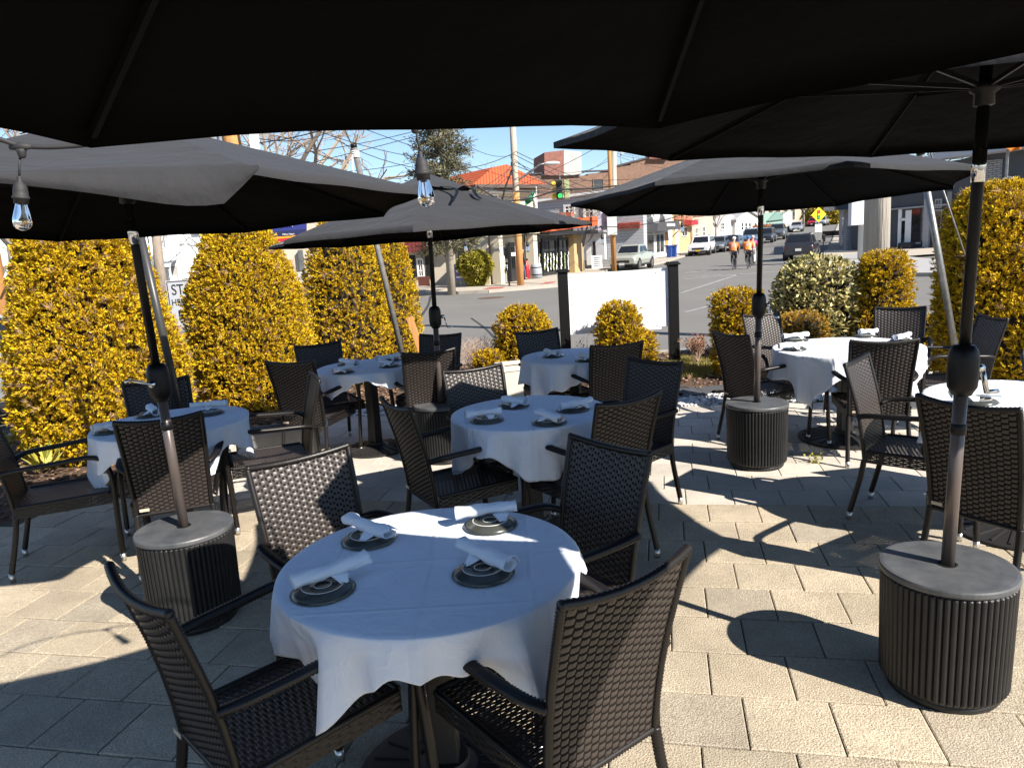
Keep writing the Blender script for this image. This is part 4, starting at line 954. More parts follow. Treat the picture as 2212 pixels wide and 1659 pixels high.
p = atz(492, 1030, 0); tag(MB().box((p.x, p.y, .12), (.14, .3, .28), .2).build('stone_block', stone, bevel=.01), 'beige stone block standing on end right of the left table', 'stone block')
p = atz(208, 1088, 0); q = MB().cyl((p.x, p.y, -.05), (p.x, p.y, .19), .042, n=20).build('plastic_pipe', white, None, True); tag(q, 'short white plastic pipe sticking out of the mulch under the left table', 'pipe')
V = []; F = []; cl = atz(1520, 850, 0)
for i in range(13):
    for j in range(6):
        V.append((cl.x+(i-6)*.075, cl.y+(j-2)*.07+.03*math.sin(i), .015+.03*abs(math.sin(i*1.1+j*.7))+.02*math.sin(j*2+i)))
for i in range(12):
    for j in range(5): F.append([i*6+j, i*6+j+1, (i+1)*6+j+1, (i+1)*6+j])
tag(mesh('weed_fabric', V, F, mat('weed_fabric', (.07, .07, .072), .7), None, True), 'crumpled black landscape fabric on the mulch beside the gravel', 'fabric')
# ------------------------------------------------------------------ facade helper
def hit(px, py, P0, nrm):
    d = ray(px, py); o = Vector((0, 0, HC)); return o + d*((P0-o).dot(nrm)/d.dot(nrm))
class Face:
    def __init__(s, name, label, cat, a, b, group=None, pa=None, pb=None):
        A = pa or ground(*a); B = pb or ground(*b); s.A = A; d = B-A; d.z = 0; s.L = d.length; d.normalize()
        s.X = d; s.N = Vector((d.y, -d.x, 0)); s.z = min(zg(A.x, A.y), zg(B.x, B.y))
        s.t = thing(name, label, cat, (A.x, A.y, s.z), math.atan2(d.y, d.x), group); s.O = Vector((A.x, A.y, s.z))
    def uv(s, px, py):
        p = hit(px, py, s.A, s.N)-s.O; return p.dot(s.X), p.z
    def rect(s, name, q, m, out=.03, th=.06, parent=None, bevel=0):
        u0, z1 = s.uv(q[0], q[1]); u1, z0 = s.uv(q[2], q[3])
        return MB().box(((u0+u1)/2, -out+th/2, (z0+z1)/2), (abs(u1-u0), th, abs(z1-z0))).build(name, m, parent or s.t, bevel=bevel)
    def body(s, name, u0, u1, h, depth, m, parent=None, y0=0.0, zb=-.6):
        return MB().box(((u0+u1)/2, y0+depth/2, (h+zb)/2), (u1-u0, depth, h-zb)).build(name, m, parent or s.t)
    def poly(s, name, px, depth, m, y0=0.0, parent=None):
        return fix_normals(MB().prism([s.uv(*q) for q in px], y0, y0+depth, 'y').build(name, m, parent or s.t))
    def window(s, q, m=winglass, trim=whitetrim, bars=(1, 1), fw=.09, out=.05, parent=None):
        u0, z1 = s.uv(q[0], q[1]); u1, z0 = s.uv(q[2], q[3]); b = MB(); cu, cz = (u0+u1)/2, (z0+z1)/2; w_, h = abs(u1-u0), abs(z1-z0)
        for x in (-w_/2, w_/2): b.box((cu+x, -out, cz), (fw, .1, h+fw))
        for z in (-h/2, h/2): b.box((cu, -out, cz+z), (w_-fw, .1, fw))
        for i in range(bars[0]): b.box((cu-w_/2+w_*(i+1)/(bars[0]+1), -out+.005, cz), (fw*.5, .06, h-fw))
        for i in range(bars[1]): b.box((cu, -out+.008, cz-h/2+h*(i+1)/(bars[1]+1)), (w_-fw, .06, fw*.5))
        f = b.build('window', trim, parent or s.t)
        MB().box((cu, -.012, cz), (w_-fw*.6, .03, h-fw*.6)).build('pane', m, f); return f
    def text(s, body, px, py, size, m, out=.06, parent=None, xs=1.0):
        u, z = s.uv(px, py); M4 = Matrix.Translation((u, -out, z)) @ Matrix.Rotation(pi/2, 4, 'X'); return text_obj(body, size, m, parent or s.t, M4, xs=xs)
stucco = mat('cream_stucco', (.5, .44, .34), .9, var=(1.5, (.56, .5, .4), .4)); tan = mat('tan_stucco', (.42, .29, .14), .9, var=(1.5, (.47, .33, .17), .4))
def tile_mat(name, c1, c2):
    m = line_mat(name, c1, c2, .22, 'X', .28, .75, var=(3, (c1[0]*.75, c1[1]*.7, c1[2]*.7), .4), depth=.05); return m
tile = tile_mat('orange_roof_tile', (.62, .12, .03), (.25, .04, .015)); tiler = tile_mat('red_roof_tile', (.35, .07, .06), (.16, .03, .03))
clap = line_mat('grey_clapboard', (.42, .43, .45), (.22, .23, .25), .2, 'Z', .14); wclap = line_mat('white_clapboard', (.72, .71, .68), (.45, .45, .44), .2, 'Z', .1)
brick1 = brick_mat('brown_brick', (.13, .058, .035), (.19, .09, .052), (.22, .17, .135), bw=.3, bh=.1, ms=.014); brick2 = brick_mat('red_brick', (.2, .045, .03), (.26, .07, .045), (.22, .17, .14), bw=.3, bh=.1, ms=.014)
greybrick = brick_mat('painted_brick', (.28, .29, .31), (.34, .35, .37), (.12, .12, .13), bw=.45, bh=.14, ms=.025)
darkwall = mat('dark_facade', (.05, .055, .065), .6, var=(1, (.065, .07, .08), .4)); fieldstone = mat('field_stone', (.3, .3, .29), .9, var=(4, (.07, .07, .07), .6)); shutter = line_mat('black_shutter', (.014, .013, .015), (.004, .004, .005), .09, 'X', .3)
blackframe = mat('black_frame', (.018, .018, .02), .4); roofgrey = mat('grey_roof', (.3, .3, .31), .8, var=(3, (.36, .36, .37), .4)); pinkw = mat('pink_door', (.5, .33, .27), .7)
# ---- tan and cream cafe on the corner (left wing)
f = Face('cafe_wing', 'cream cafe wing with black shutters and dark red tiles behind the spruce', 'building', (790, 628), (1074, 614))
f.poly('wall', [(790, 640), (1074, 628), (1074, 497), (1010, 500), (980, 540), (860, 545), (790, 548)], 8, stucco)
f.poly('roof', [(784, 552), (985, 541), (985, 512), (784, 522)], .5, tiler, y0=-.5)
f.poly('cornice', [(784, 556), (985, 546), (985, 541), (784, 552)], .35, stucco, y0=-.3)
for q in ((846, 553, 873, 600), (884, 551, 901, 598), (918, 551, 937, 598)): f.rect('shutter', q, shutter, .09, .06)
f.window((902, 560, 917, 597), bars=(1, 2))
f.window((990, 523, 1028, 597), darkglass, blackframe, (2, 4))
f.rect('bench_back', (911, 597, 936, 616), mat('dark_red_wood', (.1, .03, .02), .7), .6, .08)
# railing before the shutters
fr = Face('railing', 'low black railing in front of the cafe shutters', 'fence', (868, 631), (902, 630))
for i in range(9):
    u = fr.L*i/8; MB().box((u, -.4, .55), (.04, .04, 1.1)).build('baluster', blackm, fr.t)
MB().box((fr.L/2, -.4, 1.08), (fr.L+.1, .06, .06)).build('rail', blackm, fr.t); MB().box((fr.L+.1, -.4, .7), (.14, .14, 1.4)).build('post', blackm, fr.t)
# ---- cafe front with decorated arched windows
f = Face('cafe', 'tan corner cafe with orange tiled canopy and flower decals on dark windows', 'building', (1070, 620), (1252, 590.5))
u1, zt = f.uv(1252, 500); ur, zr_ = f.uv(1080, 500)
f.body('wall', 0, f.L, 2.95, 1.2, stucco, y0=.3)
f.rect('column', (1063, 500, 1079, 621), stucco, .35, .5); f.rect('column', (1138.5, 500, 1153, 607), stucco, .35, .5)
f.rect('stone_base', (1080, 586, 1096, 618), fieldstone, -.02, .3); f.rect('stone_base', (1152, 587, 1228, 602), fieldstone, -.02, .3); f.rect('stone_lintel', (1153, 508, 1216, 521), fieldstone, -.02, .3)
f.rect('side_pier', (1229, 505, 1251, 590), tan, .3, .6); f.rect('sign_band', (1070, 497, 1155, 505), stucco, .45, .8)
decal_w = mat('white_decal', (.75, .75, .72), .6); decal_g = mat('green_decal', (.3, .36, .14), .6); decal_y = mat('yellow_decal', (.65, .6, .2), .6)
def decals(q, n, sd, par):
    rs = random.Random(sd)
    for k0, (m_, k) in enumerate(((decal_w, 0), (decal_g, 1), (decal_w, 0))):
        b = MB(); k_ = [k0]
        for i in range(n):
            j_ = i*3+k_[0]; k_[0] += 0; nc = max(2, int((q[2]-q[0])/6)); c_, r__ = j_ % nc, j_//nc
            if r__ > 5: continue
            px, py = q[0]+(q[2]-q[0])*(c_+.5+rs.uniform(-.12, .12))/nc, q[1]+(q[3]-q[1])*(r__+.5+.3*(c_ % 2)+rs.uniform(-.1, .1))/6.4; u, z = f.uv(px, py); r = rs.uniform(.055, .085)
            if k: [b.cyl((u+r*.8*math.cos(a), -.135-.002*k, z+r*.8*math.sin(a)), (u+r*.8*math.cos(a), -.14-.002*k, z+r*.8*math.sin(a)), r*.5, n=8) for a in np.linspace(0, 2*pi, 6)[:-1]]
            else: b.tube([(u, -.13, z-r*1.2), (u, -.137, z-r*1.2)], r, 10); b.sphere((u, -.13, z), 1, 10, (r*.75, .008, r*1.5))
        b.build('decal_pattern', m_, par)
for q, sd in (((1152, 521, 1164, 588), 1), ((1169, 519, 1202, 587), 2), ((1205, 517, 1227, 584), 3), ((1081, 536, 1095, 584), 4)):
    w_ = f.window(q, darkglass, blackframe, (1, 1), fw=.14, out=.04); decals((q[0], q[1]+(q[3]-q[1])*.4, q[2], q[3]-2), 12, sd, w_)
dr = f.rect('door', (1100, 524, 1116, 612), blackframe, .02, .1); f.rect('door_pane', (1103, 534, 1113, 580), darkglass, .04, .02, dr); f.rect('door_number', (1103, 546, 1113, 553), decal_w, .05, .02, dr)
f.rect('door', (1119, 536, 1126, 612), pinkw, .04, .1); f.rect('door', (1128, 524, 1138, 609), darkglass, .02, .05)
f.text('CAFE', 1108, 501, .5, mat('teal_letters', (.02, .05, .05), .6), .48)
cn = f.poly('canopy_roof', [(1150, 503), (1270, 488), (1262, 470), (1165, 478)], 1.0, tile, y0=-1.15)
for i in range(26):
    u = f.uv(1150, 503)[0]+(f.uv(1268, 488)[0]-f.uv(1150, 503)[0])*i/25; MB()
f.rect('canopy_soffit', (1152, 502, 1262, 507), blackframe, 1.0, 1.0)
# upper storey with hipped tile roof (further back)
A2, B2 = aty(1020, 620, 44), aty(1165, 612, 44)
f2 = Face('tiled_house', 'cream upper storey with bright orange hipped tile roof behind the utility pole', 'house', None, None, pa=Vector((A2.x, A2.y, 0)), pb=Vector((B2.x, B2.y+3, 0)))
f2.poly('wall', [(1024, 640), (1160, 630), (1160, 405), (1024, 402)], 7, stucco); f2.poly('roof', [(1008, 402), (1158, 408), (1172, 402), (1082, 358), (1050, 366)], 5, tile, y0=-.6)
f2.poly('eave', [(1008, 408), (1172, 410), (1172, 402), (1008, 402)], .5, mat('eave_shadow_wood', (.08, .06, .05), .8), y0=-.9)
f2.rect('cornice', (1040, 412, 1160, 418), whitetrim, .3, .3); f2.window((1058, 422, 1075, 446), darkglass, whitetrim, (1, 1))
# ---- grey clapboard house
A3, B3 = aty(1150, 600, 56), aty(1390, 566, 52)
f = Face('clapboard_house', 'grey clapboard house with white framed windows and red shop band', 'house', None, None, pa=Vector((A3.x, A3.y, 0)), pb=Vector((B3.x, B3.y, 0)))
f.poly('wall', [(1140, 600), (1392, 575), (1388, 398), (1291, 416), (1150, 437)], .8, clap); f.poly('roof_trim', [(1138, 441), (1394, 401), (1394, 396), (1138, 435.5)], .5, whitetrim, y0=-.25)
for q in ((1220, 445, 1240, 460), (1262, 445, 1284, 470), (1287, 451, 1299, 471)): f.window(q, winglass, whitetrim, (1, 1), fw=.16)
f.rect('shop_band', (1337, 545-62, 1384, 492), mat('red_band', (.4, .06, .03), .6), .3, .3); f.rect('red_parapet', (1210, 462, 1250, 468), mat('red_parapet', (.5, .12, .06), .7), 1.4, .5)
f.rect('parapet_wall', (1212, 468, 1250, 488), tan, 1.3, .5)
f.rect('porch_wall', (1254, 500, 1312, 560), mat('pale_porch', (.6, .6, .62), .7), .5, .4); f.rect('porch_roof', (1258, 494, 1314, 502), roofgrey, 1.0, 1.0)
f.rect('door', (1272, 532, 1284, 572), whitetrim, .55, .06); f.rect('lattice', (1286, 522, 1293, 560), blackframe, .56, .05)
f.text('SALON', 1362, 488, .5, mat('faded_letters', (.2, .04, .03), .6), .33)
# ---- brick block behind with roof tower and satellite dishes
A4, B4 = aty(1100, 560, 80), aty(1500, 540, 84)
f = Face('brick_block', 'long brown brick building rising behind the clapboard house', 'building', None, None, pa=Vector((A4.x, A4.y, 0)), pb=Vector((B4.x, B4.y, 0)))
f.poly('wall', [(1085, 590), (1520, 575), (1520, 345), (1442, 334), (1418, 336), (1362, 350), (1362, 358), (1324, 362), (1318, 366), (1318, 372), (1270, 376), (1270, 380), (1120, 378), (1085, 380)], 14, brick1)
f.poly('coping', [(1085, 381), (1120, 379), (1318, 370), (1318, 367), (1120, 375.5), (1085, 377.5)], .5, mat('dark_coping', (.06, .05, .05), .8), y0=-.15)
f.poly('coping', [(1324, 362.5), (1418, 338), (1418, 334.5), (1324, 359)], .5, MATS['dark_coping'], y0=-.15)
tw = f.poly('roof_tower', [(1174, 380), (1216, 380), (1216, 326), (1174, 331)], 5, brick2, y0=-.4); f.poly('tower_side', [(1216.3, 380), (1254, 378), (1254, 330), (1216.3, 325.5)], 4, mat('grey_render', (.33, .32, .3), .9, var=(1.2, (.5, .49, .47), .5)), y0=-.35)
f.poly('mansard', [(1398, 345), (1440, 345), (1434, 330), (1418, 322), (1404, 330)], 1.5, mat('red_shingle', (.22, .07, .05), .85), y0=-.5)
f.window((1281, 388, 1303, 410), winglass, brick1, (0, 1)); f.window((1412, 332, 1421, 342), winglass, whitetrim, (0, 0), fw=.1)
for px, py in ((1347, 320), (1374, 316), (1327, 324)):
    u, z = f.uv(px, py); d = MB().lathe([(0.02, .12), (.3, .08), (.6, 0)], n=20, cap=False); R3 = Matrix.Rotation(rad(60), 3, 'X') @ Matrix.Rotation(rad(20), 3, 'Y'); d.V = [Vector((u, .8, z))+R3 @ v for v in d.V]; d.cyl((u, .9, z-1.8), (u, .9, z), .06, n=6); d.build('satellite_dish', mat('dish', (.45, .44, .43), .6) if 'dish' not in MATS else MATS['dish'], f.t, True)
# ---- white building with bay windows and grey awning
f = Face('bay_house', 'white building with two bay windows above a dark grey shop awning', 'house', (1386, 566), (1452, 553))
f.poly('wall', [(1386, 572), (1452, 558), (1452, 440), (1386, 448)], 9, mat('white_paint', (.72, .72, .71), .7)); f.rect('upper_wall', (1386, 430, 1452, 442), roofgrey, .3, 1)
for q in ((1396, 459, 1412, 470), (1422, 457, 1438, 467)):
    w_ = f.window(q, winglass, whitetrim, (2, 1), out=.5); u0, z0 = f.uv(q[0], q[3]); u1, z1 = f.uv(q[2], q[3]); MB().prism([(u0, z0-.05), (u1, z0-.05), (u1-.4, z0-.7), (u0+.4, z0-.7)], -.55, .1, 'y').build('bay_bracket', roofgrey, w_)
aw = f.poly('awning', [(1389, 502), (1443, 497), (1438, 479), (1392, 484)], 1.2, mat('grey_awning', (.05, .05, .055), .8), y0=-1.25); f.rect('awning_sign', (1410, 485.5, 1428, 491), whitetrim, 1.3, .04, aw)
f.window((1393, 507, 1412, 548), winglass, whitetrim, (0, 0)); f.window((1415, 505, 1434, 545), winglass, whitetrim, (1, 0)); f.rect('door', (1436, 503, 1443, 545), orangewood, .05, .06); f.rect('pier', (1387, 505, 1391, 560), orangewood, .1, .1)
# ---- more small shops up the street
f = Face('yellow_shop', 'narrow ochre shop with red awning and outside stair', 'building', (1452, 552), (1496, 540))
f.poly('wall', [(1452, 558), (1496, 545), (1496, 462), (1452, 462)], 8, mat('ochre', (.5, .38, .18), .9)); f.rect('fascia', (1455, 466, 1492, 476), mat('terracotta', (.35, .14, .08), .8), .2, .3); f.rect('awning', (1475, 477, 1490, 487), mat('red_awning', (.5, .02, .04), .7), .9, .9)
f.window((1472, 490, 1484, 510), darkglass, whitetrim); f.rect('door', (1458, 492, 1466, 545), whitetrim, .05, .06)
f = Face('tan_house', 'plain tan building with one dark window behind the parked suv', 'house', (1494, 541), (1540, 531))
f.poly('wall', [(1494, 546), (1540, 536), (1540, 466), (1494, 472)], 8, mat('tan_wall', (.38, .32, .26), .9, var=(2, (.44, .37, .3), .4))); f.window((1500, 493, 1506, 517), darkglass, whitetrim); f.window((1516, 490, 1522, 512), darkglass, whitetrim)
f = Face('grey_house', 'grey gabled house behind bare trees up the street', 'house', (1540, 528), (1590, 520))
f.poly('wall', [(1540, 533), (1590, 524), (1590, 470), (1565, 452), (1540, 474)], 8, roofgrey); f.window((1556, 482, 1563, 496), darkglass, whitetrim); f.poly('roof', [(1536, 476), (1565, 451), (1565, 447), (1535, 471)], 9, mat('dark_roof', (.1, .1, .11), .9), y0=-.3)
f = Face('white_house', 'white gabled cottage with porch stairs up the street', 'house', (1588, 521), (1640, 513))
f.poly('wall', [(1588, 526), (1640, 517), (1640, 470), (1612, 452), (1588, 478)], 8, wclap); f.poly('roof', [(1586, 481), (1612, 454), (1612, 449), (1585, 475)], 9, roofgrey, y0=-.3); f.poly('roof', [(1612, 454), (1643, 473), (1644, 468), (1612, 449)], 9, roofgrey, y0=-.3)
for x in (1600, 1608, 1616, 1628): f.window((x, 482, x+5, 498), winglass, whitetrim, (0, 1))
f.rect('porch', (1592, 500, 1612, 520), whitetrim, 1.0, .3)
f = Face('green_building', 'low green building beyond the white cottage', 'building', (1640, 512), (1712, 500))
f.poly('wall', [(1640, 516), (1712, 504), (1712, 456), (1640, 462)], 8, mat('green_paint', (.2, .3, .26), .8)); f.poly('gable', [(1655, 478), (1690, 474), (1674, 458)], .4, mat('green_gable', (.14, .23, .2), .8), y0=-.3); f.rect('panel', (1690, 458, 1711, 490), roofgrey, .05, .08)
for k, (q, c, l) in enumerate((((1640, 455, 1720, 500), (.5, .4, .32), 'beige block far up the street'), ((1700, 448, 1815, 494), (.5, .36, .27), 'pale brick block closing the far end of the street'), ((1560, 430, 1660, 500), (.6, .58, .55), 'white apartment block behind the cottages'))):
    y = 175+k*12; a = aty(q[0], 500, y); b = aty(q[2], 500, y+6); f = Face('far_building', l, 'building', None, None, pa=Vector((a.x, a.y, 0)), pb=Vector((b.x, b.y, 0)))
    m_ = mat('far_wall', c, .9, var=(.6, tuple(v*.85 for v in c), .4)); h = f.uv((q[0]+q[2])/2, q[1])[1]; f.body('wall', 0, f.L, h, 10, m_)
    for i in range(5):
        for j in range(2): MB().box((f.L*(i+.5)/5, -.05, h*(.55+.28*j)), (1.2, .1, 1.7)).build('window', winglass, f.t)
# ---- white house behind the hedge at the left, beige wall, banner
A5, B5 = aty(250, 620, 34), aty(455, 615, 36)
f = Face('white_cottage', 'white sided house with sloping porch roof seen between the golden conifers', 'house', None, None, pa=Vector((A5.x, A5.y, 0)), pb=Vector((B5.x, B5.y, 0)))
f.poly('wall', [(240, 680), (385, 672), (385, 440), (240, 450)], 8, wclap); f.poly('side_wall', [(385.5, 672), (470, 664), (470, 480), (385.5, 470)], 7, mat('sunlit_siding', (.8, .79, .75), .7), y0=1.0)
f.window((404-90, 508, 418-90, 548), winglass, whitetrim, (0, 1)); f.window((336, 508, 347, 548), winglass, whitetrim, (0, 1)); f.window((355, 506, 366, 542), winglass, whitetrim, (0, 1))
MB().box((f.uv(341, 551)[0], -.3, f.uv(341, 551)[1]), (.7, .6, .4)).build('air_conditioner', whitetrim, f.t)
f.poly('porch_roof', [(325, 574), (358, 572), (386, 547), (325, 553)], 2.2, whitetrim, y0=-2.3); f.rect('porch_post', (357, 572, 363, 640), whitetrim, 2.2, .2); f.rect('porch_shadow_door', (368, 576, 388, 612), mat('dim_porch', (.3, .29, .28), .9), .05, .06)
f.rect('gutter', (325, 574, 358, 577), whitetrim, 2.35, .1); f.rect('downpipe', (389, 500, 391, 640), whitetrim, -.9, .1)
f.rect('bin', (381, 602, 396, 620), blackframe, 3, .8); f.rect('red_box', (397, 605, 409, 622), mat('faded_red', (.5, .1, .12), .7), 3, .8); f.rect('white_van_side', (352, 596, 378, 680), white, 3.2, .8)
a, b = aty(560, 620, 24), aty(665, 612, 24)
f = Face('beige_wall', 'plain beige building side behind the second and third conifers', 'building', None, None, pa=Vector((a.x, a.y, 0)), pb=Vector((b.x, b.y, 0)))
f.poly('wall', [(560, 660), (663, 652), (663, 470), (560, 478)], 4, mat('beige_wall', (.5, .42, .32), .9, var=(1.2, (.55, .47, .37), .4))); f.rect('pipe', (655, 540, 658, 650), galv, .15, .1); f.rect('stone', (642, 588, 660, 625), MATS['grey_render'], .4, .4); f.poly('roof', [(556, 480), (667, 472), (667, 464), (556, 472)], 4.5, mat('red_flat_roof', (.4, .08, .05), .8), y0=-.3)
a, b = aty(580, 560, 14), aty(665, 555, 14)
f = Face('banner', 'blue and red military banner with white lettering on a pole', 'banner', None, None, pa=Vector((a.x, a.y, 0)), pb=Vector((b.x, b.y, 0)))
f.poly('cloth', [(583, 533), (662, 526), (662, 475), (581, 482)], .02, mat('navy_cloth', (.02, .03, .18), .8)); f.poly('stripe', [(582, 512.5), (662, 506.5), (662, 495), (582, 501)], .02, mat('navy_dark', (.012, .016, .07), .8), y0=-.012)
f.poly('stripe', [(583, 518), (662, 511), (662, 507), (583, 513)], .02, mat('orange_stripe', (.75, .3, .03), .8), y0=-.014); f.poly('stripe', [(583, 530), (662, 523), (662, 511.5), (583, 518.5)], .02, mat('red_stripe', (.55, .01, .03), .8), y0=-.016)
f.text('U.S. Army', 620, 487.5, .062, whitetrim, .02, xs=.95); f.text('Milton Negro', 624, 506.5, .045, whitetrim, .03, xs=.9)
u, z = f.uv(579, 490); MB().cyl((u, .02, -3), (u, .02, z+1.2), .025, n=8).build('pole', galv, f.t)
# traffic sign STOP HERE ON RED
a = aty(357, 690, 12.0); f = Face('road_sign', 'white road sign reading stop here on red half hidden by the hedge', 'sign', None, None, pa=Vector((a.x, a.y, 0)), pb=Vector((a.x+.75, a.y+.02, 0)))
lean = f
u0, z1 = f.uv(357, 607); wS = .61; hS = .82
pnl = MB().box((u0+wS/2, 0, z1-hS/2), (wS, .006, hS)).build('panel', mat('sign_white', (.42, .43, .45), .5), f.t)
bd = MB()
for (cx_, cz_, dx, dz) in ((wS/2, -.02, wS-.05, .012), (wS/2, -hS+.02, wS-.05, .012), (.02, -hS/2, .012, hS-.05), (wS-.02, -hS/2, .012, hS-.05)): bd.box((u0+cx_, -.005, z1+cz_), (dx, .004, dz))
bd.build('border', blackframe, f.t)
def st(s, dz, size, xs=.8): text_obj(s, size, blackframe, f.t, Matrix.Translation((u0+wS/2, -.006, z1+dz)) @ Matrix.Rotation(pi/2, 4, 'X'), xs=xs)
st('STOP', -.16, .24); st('HERE ON', -.36, .15); st('RED', -.58, .24)
MB().box((u0+wS/2, .03, z1/2-.4), (.06, .04, z1+.7)).build('pole', galv, f.t)
# ---- dark shop row on the right
f = Face('dark_shopfront', 'dark shaded shop row with pale door frame on the right side of the street', 'building', (1838, 545), (2212, 533))
f.poly('wall', [(1838, 560), (2240, 545), (2240, 300), (2075, 345), (1838, 380)], 9, darkwall)
f.poly('fascia', [(1838, 462), (2230, 428), (2230, 424), (1838, 459)], .2, roofgrey, y0=-.25)
f.rect('window', (1957, 455, 1967, 537), whitetrim, .06, .1); f.rect('door', (1946, 478, 1956, 540), darkglass, .05, .06); f.rect('door_frame', (1942, 452, 1946, 541), whitetrim, .1, .1); f.rect('door_frame', (1946, 472, 1957, 477), whitetrim, .1, .1)
f.rect('window', (1970, 452, 1986, 524), darkglass, .05, .05); f.rect('window_frame', (1968, 524, 1990, 527), roofgrey, .12, .12); f.rect('poster', (1994, 450, 1999, 520), mat('poster', (.5, .48, .4), .7, var=(3, (.1, .1, .1), .6)), .07, .03); f.rect('column', (2000, 430, 2008, 540), roofgrey, .3, .3)
f.rect('sofa', (1950, 524, 1980, 541), mat('dark_sofa', (.03, .03, .035), .8), .9, .7, bevel=.1); f.window((2022, 432, 2034, 448), darkglass, roofgrey); f.window((2020, 455, 2046, 520), darkglass, roofgrey, (1, 0)); f.rect('drainpipe', (2050, 415, 2055, 530), galv, .3, .2)
for i in range(4): f.rect('window_lettering', (2043, 462+i*6, 2052, 464+i*6), whitetrim, .09, .01)
f.rect('brick_panel', (2112, 350, 2162, 425), greybrick, .1, .15); f.poly('awning', [(2000, 352), (2235, 322), (2235, 296), (2080, 316)], 1.6, mat('silver_awning', (.35, .37, .42), .6, var=(2, (.45, .46, .5), .4)), y0=-1.8)
f.rect('step', (1935, 540, 2016, 548), concrete, .6, .6)
u, z = f.uv(2182, 394); bsn = MB().cyl((u, -.5, z), (u, -.56, z), .36, n=28).build('bar_sign', mat('bar_sign', (.5, .5, .48), .6), f.t); text_obj('BAR', .3, blackframe, bsn, Matrix.Translation((u, -.565, z-.01)) @ Matrix.Rotation(pi/2, 4, 'X'))
f = Face('corner_shop', 'corner shop with black awning lettered in white and pale pilasters', 'building', (1812, 531), (1838, 545))
f.poly('wall', [(1812, 540), (1838, 552), (1838, 420), (1812, 425)], 8, mat('pale_grey_wall', (.33, .35, .4), .7)); a_ = f.poly('awning', [(1809, 454), (1840, 452), (1840, 438), (1809, 441)], 1.2, blackframe, y0=-1.2)
u, z = f.uv(1829, 446); text_obj('ACT ONE', 1.0, whitetrim, a_, Matrix.Translation((u, -1.22, z)) @ Matrix.Rotation(pi/2, 4, 'X'), xs=1.2)
f.rect('door', (1822, 470, 1829, 532), darkglass, .06, .06); f.rect('pilaster', (1831, 456, 1837, 548), greybrick, .3, .3)
# ------------------------------------------------------------------ poles, wires, lights
def pole(px, py, h, r, m, label, tilt=(0, 0), name='utility_pole', y=None, rt=.75):
    p = ground(px, py) if y is None else aty(px, py, y)
    z = zg(p.x, p.y)-.1
    t = thing(name, label, 'pole', (p.x, p.y, z)); MB().tube([(0, 0, 0), (tilt[0]*h*.5, tilt[1]*h*.5, h*.5), (tilt[0]*h, tilt[1]*h, h)], [r, r*(1+rt)/2, r*rt], 14).build('shaft', m, t, True); return t
palewood = mat('pale_pole_wood', (.44, .36, .28), .9, var=(2, (.55, .47, .38), .5), bump=(10, .8, .02), stretch=(3, 3, .12))
P1 = pole(1125, 622.5, 12.5, .17, palewood, 'tall pale utility pole standing on the cafe corner', (.008, 0))
b1 = P1.location; yb = b1.y; MB().cyl((0, 0, 0), (.035, 0, 4.6), .176, .168, 14).build('stained_foot', orangewood, P1, True)
def loc(px, py, y=None): return aty(px, py, y or yb)-b1
MB().tube([loc(1111, 394), loc(1128, 384), loc(1166, 356), loc(1186, 352)], [.05, .05, .045, .04], 8).build('lamp_arm', galv, P1, True); MB().sphere(loc(1192, 353.5), .12, 12, (3.3, 1.6, .8)).build('lamp_head', mat('lamp_head', (.6, .6, .58), .5), P1, True)
ins = MB()
for k in range(7):
    q = loc(1112+(k % 2)*9-6, 325+k*9); ins.cyl(q, q+Vector((0, 0, .22)), .07, .05, 8)
ins.build('insulator', mat('insulator', (.1, .08, .07), .4), P1); MB().tube([loc(1112, 352), loc(1104, 372), loc(1094, 398), loc(1080, 448)], .05, 6).build('cable_bundle', wirem, P1)
MB().box(loc(1105, 620)+Vector((-.1, -.1, .9)), (.08, .08, 2.2)).build('sign_post', blackm, P1)
P2 = pole(1327, 590, 11.4, .17, orangewood, 'utility pole with a blue street banner beside the clapboard house', (-.003, 0), y=47); b2 = P2.location
def loc2(px, py): return aty(px, py, b2.y)-b2
MB().tube([loc2(1326, 440), loc2(1325, 312)], .185, 12).build('weathered_top', polewood, P2)
q0, q1 = loc2(1291, 493), loc2(1310, 533); q0 = loc2(1290, 462); q1 = loc2(1312, 497)
bn = MB().box(((q0.x+q1.x)/2, -.1, (q0.z+q1.z)/2), (abs(q1.x-q0.x), .03, abs(q1.z-q0.z))).build('street_banner', mat('banner_blue', (.03, .04, .16), .7, var=(1.3, (.6, .5, .5), .6)), P2)
MB().box(loc2(1320, 480)+Vector((0, -.25, 0)), (.6, .3, 1.6)).build('transformer_box', mat('box_grey', (.5, .5, .48), .6), P2)
P3 = pole(1889, 700, 9.5, .215, polewood, 'thick weathered utility pole behind the tall golden shrub', (-.004, .0), y=12.3); 
P4 = pole(568, 520, 9, .19, orangewood, 'orange timber pole above the left umbrella with a white conduit', (-.09, .02), y=14.6)
q = aty(548, 290, 14.4)-P4.location; MB().box(q, (.14, .14, 1.2)).build('conduit', whitetrim, P4)
P5 = pole(-4, 640, 8, .2, orangewood, 'orange timber pole cut off at the left edge', (.0, .0), y=16)
P6 = pole(1494, 541, 9, .2, palewood, 'pale utility pole behind the white suv', (-.01, 0))
t = pole(1862, 565, 7, .24, MATS['box_grey'], 'grey signal pole with a white control cabinet on it', name='signal_pole', rt=.95)
q = aty(1848, 447, t.location.y)-t.location; MB().box(q+Vector((-.1, -.35, .2)), (.75, .4, 2.4)).build('control_cabinet', mat('cabinet_white', (.6, .61, .63), .6), t, bevel=.03); MB().cyl((0, 0, 0), (0, 0, .15), .45, n=14).build('flange', galv, t)
